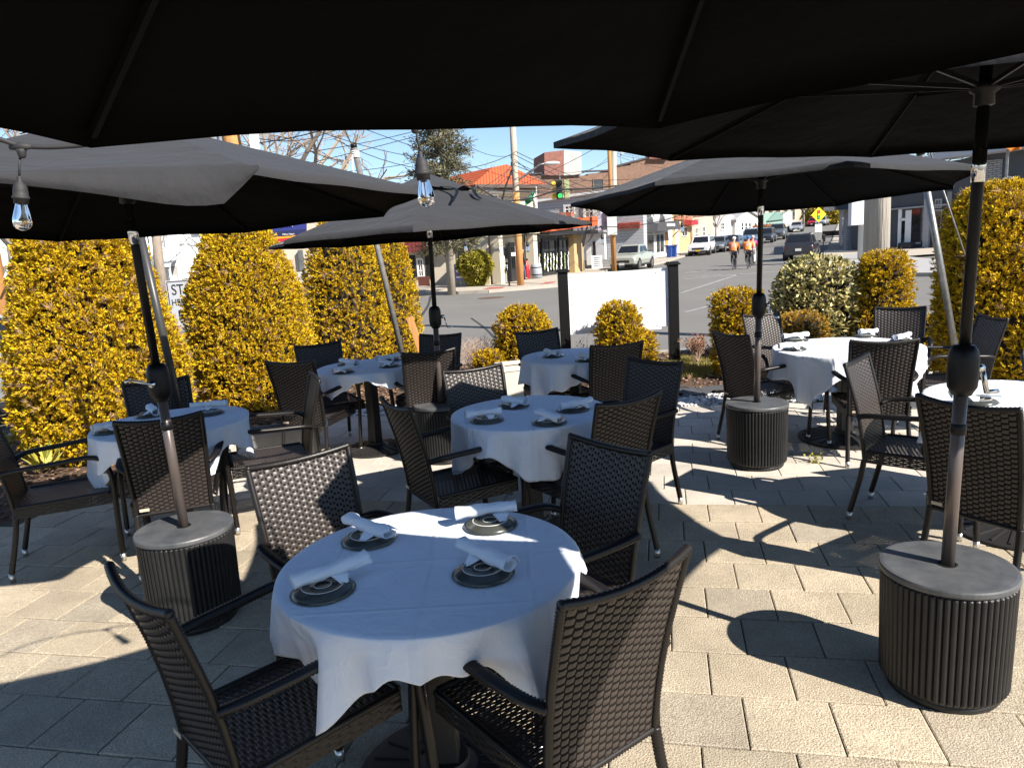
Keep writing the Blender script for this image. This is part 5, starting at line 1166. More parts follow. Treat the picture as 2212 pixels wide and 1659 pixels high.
# traffic light
q = aty(1208, 410, 42); t = thing('traffic_light', 'black traffic light with yellow visors showing green over the junction', 'traffic light', q)
hd = MB().box((0, 0, 0), (.34, .3, 1.05)).build('housing', mat('signal_black', (.03, .035, .03), .5), t, bevel=.03); MB().box((.42, .12, 0), (.3, .34, 1.05)).build('side_housing', mat('signal_side', (.3, .33, .16), .6), t, bevel=.03)
for i, (c, e) in enumerate((((.1, .02, .02), None), ((.1, .07, .02), None), ((.05, .5, .1), ((.05, .8, .15), .8)))):
    z = .34-.34*i; MB().cyl((.02, -.16, z), (.02, -.17, z), .125, n=16).build('lens', mat('lens%d' % i, c, .3, emit=e), t)
    MB().tube([(.02, -.15, z), (.02, -.42, z-.02)], .14, 14, caps=False).build('visor', MATS['signal_black'], t); MB().tube([(-.15, .02, z), (-.42, -.02, z-.03)], .14, 12, caps=True).build('visor', mat('visor_yellow', (.65, .42, .02), .5) if 'visor_yellow' not in MATS else MATS['visor_yellow'], t)
MB().cyl((.05, 0, .5), (.05, 0, .95), .05, n=8).build('hanger', galv, t)
# wires
def wire(a, b, sag, r=.022, n=14):
    A, B = aty(*a), aty(*b); pts = []
    for i in range(n+1):
        s = i/n; p = A.lerp(B, s); p.z -= sag*4*s*(1-s); pts.append(p)
    return tag(MB().tube(pts, r, 5).build('overhead_wire', wirem), 'thin dark overhead wire against the sky or the brick block', 'wire', 'overhead wires')
for a, b, s in (((700, 200, 30), (770, 330, 24), 0), ((740, 262, 20), (1210, 415, 30), .1), ((640, 360, 26), (1250, 180, 60), .3), ((660, 330, 26), (1000, 250, 45), .2), ((680, 375, 30), (1010, 318, 45), .3), ((930, 250, 24), (1112, 334, 33), .5), ((700, 375, 28), (1112, 355, 33), 1.4), ((700, 388, 26), (1112, 352, 33), 1.8), ((860, 395, 25), (1112, 367, 33), .9),
                ((1112, 327, 33), (1420, 395, 60), .8), ((1112, 335, 33), (1460, 420, 64), 1.0), ((1112, 345, 33), (1326, 360, 56), 1.5), ((1112, 358, 33), (1326, 328, 56), 1.0), ((1112, 405, 33), (1400, 250, 40), .2), ((1112, 415, 33), (1500, 372, 70), .5),
                ((880, 405, 30), (1500, 378, 60), 1.0), ((900, 398, 30), (1208, 389, 42), .3), ((1208, 389, 42), (1560, 360, 45), .3), ((1326, 325, 56), (1540, 330, 80), .8), ((1326, 335, 56), (1560, 350, 80), .9), ((550, 310, 14.6), (760, 262, 12), .05), ((930, 405, 28), (1112, 420, 33), .6), ((1326, 340, 56), (1212, 372, 60), .4), ((1000, 400, 30), (1260, 392, 45), .4), ((690, 285, 28), (1000, 345, 40), .3), ((720, 300, 27), (1112, 330, 33), .9), ((1112, 350, 33), (1480, 400, 62), 1.3), ((1112, 372, 33), (1450, 408, 60), .9), ((900, 390, 30), (1420, 384, 58), .8), ((1326, 330, 56), (1480, 322, 75), .7), ((560, 300, 14.6), (700, 290, 20), .1)):
    wire(a, b, s, .010 if a[2] < 25 else .015)
# flags
a = aty(1160, 450, 36.5); t = thing('flag', 'green and white flag on a slanted pole at the cafe front', 'flag', a)
MB().cyl((0, 0, -.3), aty(1158, 404, 36)-a, .03, n=6).build('pole', whitetrim, t)
def cloth_flag(c, m, par):
    V = []; F = []
    for i in range(9):
        for j in range(7):
            s, u = i/8, j/6; p = (Vector(c[0]).lerp(Vector(c[1]), s)).lerp(Vector(c[3]).lerp(Vector(c[2]), s), u); p.y += .08*math.sin(s*6+u*4); V.append(p-par.location)
    for i in range(8):
        for j in range(6): F.append([i*7+j, i*7+j+1, (i+1)*7+j+1, (i+1)*7+j])
    return mesh('cloth', V, F, m, par, True)
cloth_flag([aty(x, y, 36.2) for x, y in ((1156, 409), (1134, 434), (1135, 446), (1152, 434))], mat('flag_green', (.02, .16, .08), .8), t); cloth_flag([aty(x, y, 36.15) for x, y in ((1157, 412), (1150, 432), (1152, 452), (1159, 446))], whitetrim, t)
a = aty(440, 300, 20); t = thing('flag', 'red white and blue flag just under the overhead umbrella at the left', 'flag', a); MB().cyl((0, 0, -.6), aty(415, 272, 20)-a, .03, n=6).build('pole', whitetrim, t)
cloth_flag([aty(x, y, 20) for x, y in ((411, 274), (426, 286), (420, 294), (405, 284))], mat('flag_blue', (.03, .04, .2), .8), t); cloth_flag([aty(x, y, 19.95) for x, y in ((418, 276), (436, 292), (430, 300), (416, 290))], mat('flag_red', (.5, .03, .04), .8, var=(9, (.8, .8, .8), .7)), t)
a = aty(2170, 330, 16); t = thing('flag', 'bright orange pennant at the right edge under the umbrella', 'flag', a); MB().cyl((.1, .05, -4), (.1, .05, .5), .03, n=6).build('pole', galv, t)
cloth_flag([aty(x, y, 15.9) for x, y in ((2166, 312), (2180, 330), (2206, 322), (2216, 308))], mat('flag_orange', (.8, .25, .02), .8, trans=.3), t)
a = aty(38, 545, 15.5); t = thing('flag', 'small green flag on a slanted white pole near the left edge', 'flag', a); MB().cyl(aty(10, 600, 15.5)-a, aty(46, 500, 15.5)-a, .025, n=6).build('pole', whitetrim, t); cloth_flag([aty(x, y, 15.4) for x, y in ((38, 512), (24, 536), (32, 542), (46, 520))], MATS['flag_green'], t)
# signal-ahead sign
a = ground(1769, 552); y = a.y; t = thing('warning_sign', 'yellow diamond sign with a traffic light symbol', 'sign', (a.x, a.y, zg(a.x, a.y)))
c = aty(1768.5, 464, y)-t.location; s = .55; D = MB().prism([(c.x-s, c.z), (c.x, c.z-s), (c.x+s, c.z), (c.x, c.z+s)], c.y-.01, c.y+.01, 'y').build('panel', mat('sign_yellow', (.8, .55, .01), .5), t)
MB().box((c.x, c.y-.02, c.z), (.2, .02, .62)).build('symbol', blackframe, D)
for i, cc in enumerate(((.7, .03, .03), (.75, .6, .02), (.02, .3, .12))): MB().cyl((c.x, c.y-.031, c.z+.2-.2*i), (c.x, c.y-.036, c.z+.2-.2*i), .085, n=14).build('symbol_light', mat('sym%d' % i, cc, .6), D)
MB().box((c.x, c.y, c.z-.95), (.5, .02, .55)).build('plaque', whitetrim, t); MB().box((c.x, c.y+.03, c.z/2), (.06, .04, c.z)).build('pole', galv, t)
a = ground(1778, 561); t = thing('parking_meter', 'dark parking meter at the kerb beside the moving suv', 'parking meter', (a.x, a.y, zg(a.x, a.y)+.1)); MB().cyl((0, 0, 0), (0, 0, 1.15), .035, n=8).build('post', blackm, t); MB().box((0, 0, 1.3), (.18, .14, .34)).build('head', blackm, t, bevel=.05)
a = ground(1800, 524); t = thing('bench', 'dark bench in the shade beyond the parking meter', 'bench', (a.x, a.y, zg(a.x, a.y)+.1), -.3); MB().box((0, 0, .45), (2, .5, .08)).build('seat', blackm, t); MB().box((0, .25, .8), (2, .06, .5)).build('backrest', blackm, t)
for x in (-.8, .8): MB().box((x, 0, .22), (.08, .45, .42)).build('leg', blackm, t)
a = ground(1452, 560); t = thing('recycling_bins', 'x', 'bin', (a.x, a.y, zg(a.x, a.y)+.13)); 
def bin_(px, py, label):
    a = ground(px, py); t = thing('wheelie_bin', label, 'bin', (a.x, a.y, zg(a.x, a.y)+.1), .3, 'blue bins on the pavement'); MB().lathe([(.26, 0), (.33, 1.0)], n=4).build('body', mat('bin_blue', (.02, .07, .28), .5) if 'bin_blue' not in MATS else MATS['bin_blue'], t); MB().box((0, 0, 1.05), (.55, .6, .1)).build('lid', MATS['bin_blue'] if label.startswith('left') else blackframe, t); return t
bpy.data.objects.remove(t); bin_(1446, 560, 'left blue bin on the pavement by the bay windowed building'); bin_(1456, 559, 'right blue bin with dark lid by the bay windowed building')
a = ground(1290, 584); t = thing('sandwich_board', 'white lettered board leaning outside the pale porch', 'sign', (a.x, a.y, zg(a.x, a.y)+.13)); MB().box((0, 0, .45), (.75, .05, .9)).build('panel', white, t)
for i in range(5): MB().box((0, -.03, .75-.14*i), (.5-.06*(i % 2), .01, .05)).build('lettering', blackframe, t)
a = ground(1160, 607); t = thing('barrel', 'grey wooden barrel beside the cafe window', 'barrel', (a.x, a.y, zg(a.x, a.y)+.13)); MB().lathe([(.25, 0), (.31, .3), (.31, .55), (.26, .85)], n=16).build('staves', MATS['pale_grey_wall'], t, True); MB().lathe([(.3, .2), (.305, .25)], n=16, cap=False).lathe([(.31, .6), (.305, .65)], n=16, cap=False).build('hoop', blackm, t)
a = ground(1139, 608); t = thing('fire_hydrant', 'red canister standing in the cafe doorway', 'canister', (a.x, a.y, zg(a.x, a.y)+.13)); MB().lathe([(.16, 0), (.18, .1), (.18, .75), (.1, .95), (.08, 1.05)], n=14).build('body', mat('red_paint', (.55, .01, .02), .4), t, True); MB().box((0, -.05, 1.1), (.2, .1, .08)).build('valve', blackm, t)
t.name = 'red_canister'
a = ground(996, 626); t = thing('yard_sign', 'small purple sign with a white mark at the foot of the bush', 'sign', (a.x, a.y, zg(a.x, a.y)+.13)); MB().box((0, 0, .75), (.75, .04, .8)).build('panel', mat('purple', (.13, .12, .36), .6), t); MB().sphere((0, -.03, .85), 1, 12, (.2, .01, .15)).box((0, -.03, .5), (.4, .01, .07)).build('logo', whitetrim, t); MB().box((0, .03, .2), (.05, .03, .5)).build('stake', galv, t)
# ------------------------------------------------------------------ trees
def bare_tree(px, y, h, spread, label, seed, n0=5, r=.14, zb=None, m=twig, depth=4, fork=.3, name='bare_tree'):
    rs = random.Random(seed); p = aty(px, 600, y); z = zg(p.x, p.y) if zb is None else zb
    t = thing(name, label, 'tree', (p.x, p.y, z), 0, 'bare winter trees'); b = MB(); tr = MB()
    tr.tube([(0, 0, -.2), (rs.uniform(-.1, .1), 0, h*fork*.5), (0, 0, h*fork)], [r*1.2, r, r*.85], 9)
    def br(o, d, L, rr, k):
        mid = o+d*L*.5+Vector((rs.gauss(0, .06), rs.gauss(0, .06), rs.gauss(0, .04)))*L; e = o+d*L+Vector((rs.gauss(0, .1), rs.gauss(0, .1), .08))*L
        b.tube([o, mid, e], [rr, rr*.8, rr*.55], 5 if k < 2 else 4, caps=False)
        if k >= depth: return
        for i in range(3 if k < depth-1 else 4):
            s = rs.uniform(.35, 1); q = o.lerp(mid, s*2) if s < .5 else mid.lerp(e, s*2-1)
            dd = (d+Vector((rs.gauss(0, .6), rs.gauss(0, .6), rs.gauss(.1, .4)))).normalized(); br(q, dd, L*rs.uniform(.5, .75), rr*.55, k+1)
    for i in range(n0):
        a = 2*pi*i/n0+rs.uniform(-.4, .4); el = rs.uniform(.6, 1.25)
        d = Vector((math.cos(a)*math.cos(el)*spread, math.sin(a)*math.cos(el)*spread, math.sin(el))).normalized(); br(Vector((0, 0, h*fork*rs.uniform(.75, 1))), d, h*.33, r*.55, 0)
    tr.build('trunk', bark if r > .1 else m, t, True); b.build('crown', m, t); return t
bare_tree(600, 38, 15, 1.5, 'large pale bare tree against the sky behind the orange timber pole', 2, 7, .35, depth=4, fork=.25)
bare_tree(40, 40, 14, 1.3, 'bare tree against the sky at the top left corner', 3, 6, .3, depth=4, fork=.3)
bare_tree(352, 30, 9, 1.5, 'bare tree with a thick leaning bough in front of the white cottage', 14, 5, .2, depth=3, fork=.42)
bare_tree(1262, 50, 5.6, 1.0, 'small bare street tree between the cafe and the pale porch', 4, 6, .08, depth=3, fork=.36)
bare_tree(1348, 58, 6.2, 1.0, 'small bare street tree behind the parked pickup', 5, 6, .08, depth=3, fork=.35)
bare_tree(1452, 72, 7, 1.2, 'bare brownish tree in front of the ochre shop', 6, 6, .09, m=mat('russet_twig', (.28, .13, .07), .9), depth=3)
bare_tree(1548, 88, 8, 1.2, 'bare tree in front of the grey gabled house', 7, 6, .1, depth=3); bare_tree(1680, 112, 9, 1.2, 'bare tree beyond the green building', 8, 6, .1, m=MATS['russet_twig'], depth=3)
bare_tree(1735, 125, 10, 1.2, 'bare twisted tree left of the yellow diamond sign', 9, 6, .14, m=mat('dark_twig', (.1, .07, .06), .9), depth=3); bare_tree(1795, 150, 12, 1.3, 'russet bare tree right of the yellow diamond sign', 10, 6, .14, m=MATS['russet_twig'], depth=3)
bare_tree(1050, 62, 10.5, 1.2, 'pale bare tree behind the orange tiled roof', 11, 6, .16, depth=4); bare_tree(1950, 70, 13, 1.3, 'dark bare tree above the silver awning at the right', 12, 6, .2, m=MATS['dark_twig'], depth=4); bare_tree(900, 60, 9.5, 1.3, 'pale bare tree low in the gap left of the spruce', 13, 6, .16, depth=4)
# spruce
def spruce(px, y, h, R, zlow, label, seed):
    rs = random.Random(seed); p = aty(px, 610, y); t = thing('spruce_tree', label, 'tree', (p.x, p.y, zg(p.x, p.y))); b = MB(); P = []; D = []
    MB().tube([(0, 0, -.2), (.05, 0, h*.4), (0, 0, h)], [.2, .15, .02], 10).build('trunk', mat('spruce_bark', (.3, .26, .2), .95, var=(4, (.4, .35, .28), .5)), t, True)
    z = zlow
    while z < h*.985:
        f = (z-zlow)/(h-zlow); rr = R*(1-f)**.75*rs.uniform(.75, 1.12)*(1 if f > .05 else .8)
        for i in range(rs.randint(3, 5)):
            a = rs.uniform(0, 2*pi); L = rr*rs.uniform(.6, 1.15); o = Vector((0, 0, z)); m_ = Vector((L*.5*math.cos(a), L*.5*math.sin(a), z-.04*L)); e = Vector((L*math.cos(a), L*math.sin(a), z+rs.uniform(-.12, .25)*L))
            b.tube([o, m_, e], [.035*(1-f)+.01, .02, .006], 4, caps=False)
            for k in range(int(34*L)+8):
                s = rs.uniform(.12, 1); q = o.lerp(m_, s*2) if s < .5 else m_.lerp(e, s*2-1)
                d0_ = Vector((math.cos(a), math.sin(a), 0)); side = Vector((-d0_.y, d0_.x, 0))*rs.choice((-1, 1)); d = (d0_*rs.uniform(.2, 1)+side*rs.uniform(0, 1)+Vector((0, 0, rs.uniform(-.5, .7)))).normalized(); ln = rs.uniform(.15, .45)
                for w2 in range(4): P.append(q+d*ln*w2/4+Vector((rs.gauss(0, .03), rs.gauss(0, .03), rs.gauss(0, .03)))); D.append((d+Vector((rs.gauss(0, .5), rs.gauss(0, .5), rs.gauss(.1, .5)))).normalized())
        z += .17
    b.build('branches', bark, t); n = len(P); leaf_mesh('crown', np.array([tuple(v) for v in P]), np.array([tuple(v) for v in D]), rnd_unit(n), rng.uniform(.1, .26, n), rng.uniform(.014, .03, n), needles, t)
    return t
spruce(974, 33.5, 10.9, 1.95, 2.0, 'tall dense spruce in front of the cafe wing', 3)
p = ground(1031, 623); shrub('street_bush', 'round yellow green bush against the cafe wall', 'shrub', (p.x, p.y-.3, p.z+.1), 1.75, .82, [(0, .3), (.25, .6), (.55, 1), (.8, .9), (.95, .55), (1, .2)], 9000, mat('olive_leaf', (.3, .28, .03), .6, island=[(.04, .05, .01), (.4, .34, .03), (.5, .42, .05), (.14, .15, .02)], trans=.3), l=(.1, .2), w=(.03, .05), seed=31, lump=.15, fan=2, dead=0, core=.7)
p = aty(1800, 478, 140); shrub('street_bush', 'yellow forsythia mass at the far end of the street', 'shrub', (p.x, p.y, zg(p.x, p.y)), 4.0, 4.5, DOME, 7000, mat('forsythia', (.5, .4, .03), .7, island=[(.3, .25, .02), (.55, .42, .03), (.45, .35, .03)]), l=(.3, .6), w=(.1, .16), seed=32, lump=.2, fan=2, dead=0, core=.85)
p = aty(1654, 500, 100); shrub('street_bush', 'dry russet hedge beside the parked cars', 'shrub', (p.x, p.y, zg(p.x, p.y)), 1.6, 2.2, DOME, 4000, mat('russet_leaf', (.35, .15, .06), .8, island=[(.3, .12, .05), (.42, .2, .08)]), l=(.15, .3), w=(.05, .1), seed=33, lump=.2, fan=2, dead=0, core=.85)
# ------------------------------------------------------------------ vehicles
tyrem = mat('tyre', (.015, .015, .015), .8); rimm = mat('rim', (.35, .35, .36), .35, metal=.8); lampw = mat('headlamp', (.7, .72, .74), .1, spec=.8); lampr = mat('tail_lamp', (.35, .01, .01), .25); trimb = mat('black_trim', (.02, .02, .022), .5); platem = mat('plate_white', (.65, .65, .62), .5); platey = mat('plate_yellow', (.75, .4, .03), .5)
def paint(name, c, metal=.3): return mat(name, c, .3, metal=metal, coat=.6)
SH = {  # lower body side profile (x as fraction of L from rear, z as fraction of H), greenhouse base/roof
 'suv': ([(0, .22), (.0, .5), (.012, .6), (.10, .615), (.70, .625), (.80, .61), (.955, .56), (.99, .48), (1, .24)], (.02, .70, .10, .585)),
 'sedan': ([(0, .24), (.0, .55), (.02, .66), (.17, .68), (.68, .64), (.78, .62), (.95, .52), (.99, .44), (1, .22)], (.13, .70, .28, .56)),
 'pickup': ([(0, .27), (.0, .6), (.01, .66), (.30, .665), (.70, .65), (.80, .635), (.955, .585), (.99, .5), (1, .26)], (.28, .735, .34, .60)),
}
def car(name, label, px, py, az, L, W, H, kind, m, front_plate=None, cat='car', dark_low=True, at_=None):
    p = at_ or ground(px, py); d = Vector((math.sin(rad(az)), math.cos(rad(az)), 0)); zf = zg(p.x, p.y)
    sl_ = math.atan2(zg(p.x+d.x*2, p.y+d.y*2)-zg(p.x-d.x*2, p.y-d.y*2), 4)
    t = thing(name, label, cat, (p.x, p.y, zf+.012), 0, 'cars in the street'); t.rotation_euler = (0, -sl_, math.atan2(d.y, d.x))
    prof, (g0, g1, r0, r1) = SH[kind]; X = lambda f: (f-.5)*L
    hw = W/2; V = []; F = []; n = len(prof)
    def half(f, z):                              # plan taper and tumblehome
        e = 1-.10*max(0, (abs(f-.5)-.36)/.14)**1.6; return hw*e*(1-.05*max(0, (z-.42)/.2))*(1-.05*max(0, (.36-z)/.14))
    # cross sections along x
    st_ = [0, .015, .05, .12, .2, .3, .4, .5, .6, .7, .78, .86, .93, .97, .99, 1]
    def ztop(f):
        best = 0
        xs = [q[0] for q in prof[1:-1]]; zs = [q[1] for q in prof[1:-1]]
        return float(np.interp(f, xs, zs))
    ring = []
    for f in st_:
        zt = ztop(f); zb = .19+.05*max(0, (abs(f-.5)-.4)/.1)
        secs = [(0, zb), (.85, zb), (.97, zb+.04), (1.0, (zb+zt)/2-.02), (.985, zt-.06), (.93, zt-.015), (.8, zt), (0, zt+.012)]
        pts = [(X(f), s*half(f, z), z*H) for s, z in secs]+[(X(f), -s*half(f, z), z*H) for s, z in secs[::-1][1:-1]]
        ring.append(pts)
    m_ = len(ring[0])
    for r_ in ring: V += r_
    for i in range(len(ring)-1):
        for k in range(m_): k2 = (k+1) % m_; F.append([i*m_+k, (i+1)*m_+k, (i+1)*m_+k2, i*m_+k2])
    F.append(list(range(m_))); F.append([(len(ring)-1)*m_+k for k in range(m_)][::-1])
    # greenhouse in body colour (roof and pillars)
    zb_, zr_ = (ztop((g0+g1)/2)-.01)*H, H*.985; nb = len(V)
    B4_ = [(X(g0), hw*.88), (X(g1), hw*.86)]; R4_ = [(X(r0), hw*.70), (X(r1), hw*.68)]
    mid = [(X(r0)*.94+X(g0)*.06, hw*.73, zr_-.06), (X(r1)*.94+X(g1)*.06, hw*.71, zr_-.06)]
    lay = [[(B4_[0][0], B4_[0][1], zb_), (B4_[1][0], B4_[1][1], zb_)], mid, [(R4_[0][0]+.12, R4_[0][1]-.07, zr_), (R4_[1][0]-.1, R4_[1][1]-.07, zr_)]]
    for (a, b) in lay: V += [(a[0], -a[1], a[2]), (b[0], -b[1], b[2]), (b[0], b[1], b[2]), (a[0], a[1], a[2])]
    for i in range(2):
        for k in range(4): k2 = (k+1) % 4; F.append([nb+i*4+k, nb+i*4+k2, nb+(i+1)*4+k2, nb+(i+1)*4+k])
    F.append([nb+8, nb+9, nb+10, nb+11])
    body = mesh('body', V, F, m, t); fix_normals(body)
    b = body.modifiers.new('b', 'BEVEL'); b.width = .03; b.segments = 2; b.limit_method = 'ANGLE'; b.angle_limit = rad(35)
    # glass
    def lerp3(a, b, s): return Vector(a).lerp(Vector(b), s)
    lo = [(B4_[0][0], -B4_[0][1], zb_), (B4_[1][0], -B4_[1][1], zb_), (B4_[1][0], B4_[1][1], zb_), (B4_[0][0], B4_[0][1], zb_)]
    hi = [(mid[0][0], -mid[0][1], mid[0][2]), (mid[1][0], -mid[1][1], mid[1][2]), (mid[1][0], mid[1][1], mid[1][2]), (mid[0][0], mid[0][1], mid[0][2])]
    def quad(i, j, a, b, c, e, name, out=.012):
        nrm = (Vector(lo[j])-Vector(lo[i])).cross(Vector(hi[i])-Vector(lo[i])).normalized()*out
        q = [lerp3(lerp3(lo[i], lo[j], s), lerp3(hi[i], hi[j], s), u)+nrm for s, u in ((a, c), (b, c), (b, e), (a, e))]
        return mesh(name, q, [[0, 1, 2, 3]], darkglass, t)
    quad(1, 2, .06, .94, .1, .95, 'windscreen'); quad(3, 0, .08, .92, .22 if kind != 'pickup' else .1, .93, 'rear_window')
    for i, j in ((0, 1), (2, 3)):
        c_ = (.06, .30, .34, .64, .68, .93) if kind == 'suv' else (.06, .48, .52, .93)
        c2 = c_ if i == 0 else tuple(1-v for v in c_[::-1])
        for k in range(0, len(c2), 2): quad(i, j, c2[k], c2[k+1], .12, .9, 'side_window')
    wr = .215*H if H > 1.6 else .225*H
    for fx in (.175, .80):
        for s in (-1, 1):
            q = MB().tube([(X(fx), s*(hw-.23), wr), (X(fx), s*(hw+.005), wr)], wr, 18).build('wheel', tyrem, t); c = MB().tube([(X(fx), s*(hw-.02), wr), (X(fx), s*(hw+.015), wr)], wr*.66, 16).build('rim', rimm, q)
            MB().tube([(X(fx), s*(hw-.3), wr*1.02), (X(fx), s*(hw-.004), wr*1.02)], wr*1.2, 18).build('wheel_arch', trimb, t)
    fz, rz_ = H*.44, H*.47
    for s in (-1, 1):
        MB().box((X(.965), s*hw*.72, fz), (.22, hw*.42, H*.055)).build('headlight', lampw, t, bevel=.02); MB().box((X(.012), s*hw*.76, rz_), (.1, hw*.3, H*.075)).build('tail_light', lampr, t, bevel=.02)
        MB().box((X(g1)-.35, s*(hw+.06), zb_+.06), (.12, .18, .13)).build('mirror', m, t, bevel=.03); MB().box((0, s*(hw-.01), H*.2), (L*.55, .05, H*.05)).build('sill', trimb, t)
    MB().box((X(.993), 0, H*.36), (.08, hw*1.1, H*.10)).build('grille', trimb, t); MB().box((X(.99), 0, H*.235), (.12, hw*1.7, H*.07)).build('bumper', trimb, t, bevel=.02); MB().box((X(.006), 0, H*.25), (.12, hw*1.75, H*.09)).build('bumper', trimb if dark_low else m, t, bevel=.02)
    if front_plate: MB().box((X(1)+.04, 0, H*.27), (.02, .36, .16)).build('number_plate', front_plate, t)
    MB().box((X(0)-.03, 0, H*.4), (.02, .36, .16)).build('number_plate', platem, t)
    if kind == 'suv':
        for s in (-1, 1): MB().bar((X(r0)+.2, s*hw*.6, H*1.0), (X(r1)-.2, s*hw*.6, H*1.0), .04, .035).build('roof_rail', trimb, t)
    if kind == 'pickup': MB().box((X(.155), 0, H*.622), (L*.27, W*.74, .02)).build('bed', trimb, t)
    return t
pg, pw_, pd_ = paint('sage_paint', (.42, .44, .38)), paint('white_paint_car', (.75, .75, .76), .05), paint('dark_grey_paint', (.07, .07, .075), .5)
car('pickup_truck', 'pale sage pickup truck parked in front of the clapboard house', 1367, 582.5, 207, 4.7, 1.86, 1.66, 'pickup', pg, platem)
car('parked_car', 'white suv with a yellow number plate parked at the kerb', 1517, 550.5, 204, 4.8, 1.95, 1.76, 'suv', pw_, platey)
car('parked_car', 'silver grey car parked just behind the white suv', 1553, 544, 208, 4.5, 1.85, 1.5, 'sedan', paint('silver_grey', (.22, .23, .24), .6), platem)
car('parked_car', 'dark car parked behind the cyclist in the first orange jersey', 1581, 541, 207, 4.6, 1.85, 1.5, 'sedan', pd_, platem)
car('parked_car', 'blue suv parked beside the right umbrella pole', 1624, 531, 206, 4.9, 1.98, 1.85, 'suv', paint('blue_paint', (.16, .24, .36)), platem)
car('parked_car', 'dark blue grey suv parked just right of the umbrella pole', 1655, 524, 206, 4.6, 1.88, 1.65, 'suv', paint('slate_paint', (.06, .07, .09), .5), platem)
car('pickup_truck', 'grey pickup truck parked up the street beyond the dark suv', 1680, 517, 205, 5.6, 2.0, 1.9, 'pickup', paint('grey_paint', (.16, .17, .19), .5), platem)
car('parked_car', 'pale silver car parked farthest up on the left kerb', 1721, 501, 205, 4.7, 1.84, 1.5, 'sedan', paint('silver_paint', (.45, .46, .48), .5), platem)
car('parked_car', 'red car partly behind the yellow diamond sign', 1758, 489, 212, 4.6, 1.85, 1.6, 'suv', paint('red_car_paint', (.5, .02, .03)), platem)
car('parked_car', 'light silver suv right of the yellow diamond sign', 1776, 488, 212, 4.7, 1.88, 1.7, 'suv', paint('light_silver', (.5, .52, .56), .4), platem)
car('parked_car', 'white van by the white cottage far up the street', 1624, 509, 206, 5.4, 2.0, 2.3, 'suv', MATS['white_paint_car'], platem)
car('moving_car', 'dark grey suv driving away up the street, seen from behind', 1732, 560, 27, 4.85, 1.98, 1.70, 'suv', paint('charcoal_paint', (.05, .05, .055), .55), None, dark_low=True)
car('parked_car', 'silver car behind the iron fence at the left picture edge', 0, 0, 20, 4.7, 1.85, 1.55, 'sedan', paint('grey_silver', (.4, .42, .45), .4), None, at_=Vector((-7.35, 9.6, 0)))
car('parked_car', 'dark car low in the gap under the umbrella post at the left edge', 0, 0, 15, 4.7, 1.85, 1.5, 'sedan', pd_, None, at_=Vector((-11.5, 17.5, 0))) if False else None
# ------------------------------------------------------------------ people
def skin(name, J, E, m, parent, root, sub=2):
    """J: {joint: (pos, radius)}, E: edges; one continuous surface"""
    keys = list(J); me = bpy.data.meshes.new(name); me.from_pydata([J[k][0] for k in keys], [(keys.index(a), keys.index(b)) for a, b in E], []); o = bpy.data.objects.new(name, me); COL.objects.link(o)
    s = o.modifiers.new('s', 'SKIN'); 
    for i, k in enumerate(keys):
        r = J[k][1]; r = r if isinstance(r, tuple) else (r, r); me.skin_vertices[0].data[i].radius = r; me.skin_vertices[0].data[i].use_root = k == root
    u = o.modifiers.new('u', 'SUBSURF'); u.levels = sub; u.render_levels = sub
    dg = bpy.context.evaluated_depsgraph_get(); dg.update(); me2 = bpy.data.meshes.new_from_object(o.evaluated_get(dg)); bpy.data.objects.remove(o)
    me2.name = name; me2.materials.clear(); me2.materials.append(m); me2.polygons.foreach_set('use_smooth', [True]*len(me2.polygons))
    q = bpy.data.objects.new(name, me2); COL.objects.link(q); q.parent = parent; return q
skinm = mat('skin', (.5, .3, .2), .6); lycra = mat('black_lycra', (.015, .015, .018), .6); shoe = mat('shoe', (.05, .05, .05), .5)
def hands(J, E, side, w_, dirn, tag_):
    d = Vector(dirn).normalized(); J['palm'+tag_] = (tuple(Vector(w_)+d*.05), (.034, .018)); E.append(('wr'+tag_, 'palm'+tag_))
    for i in range(4):
        o = Vector((0, side*(.024-.016*i), 0)); a = Vector(w_)+d*.09+o; J['f%d%s' % (i, tag_)] = (tuple(a), .009); J['g%d%s' % (i, tag_)] = (tuple(a+d*.03+Vector((0, 0, -.03))), .008); E += [('palm'+tag_, 'f%d%s' % (i, tag_)), ('f%d%s' % (i, tag_), 'g%d%s' % (i, tag_))]
    J['th'+tag_] = (tuple(Vector(w_)+d*.06+Vector((0, side*.04, -.02))), .009); E.append(('palm'+tag_, 'th'+tag_))
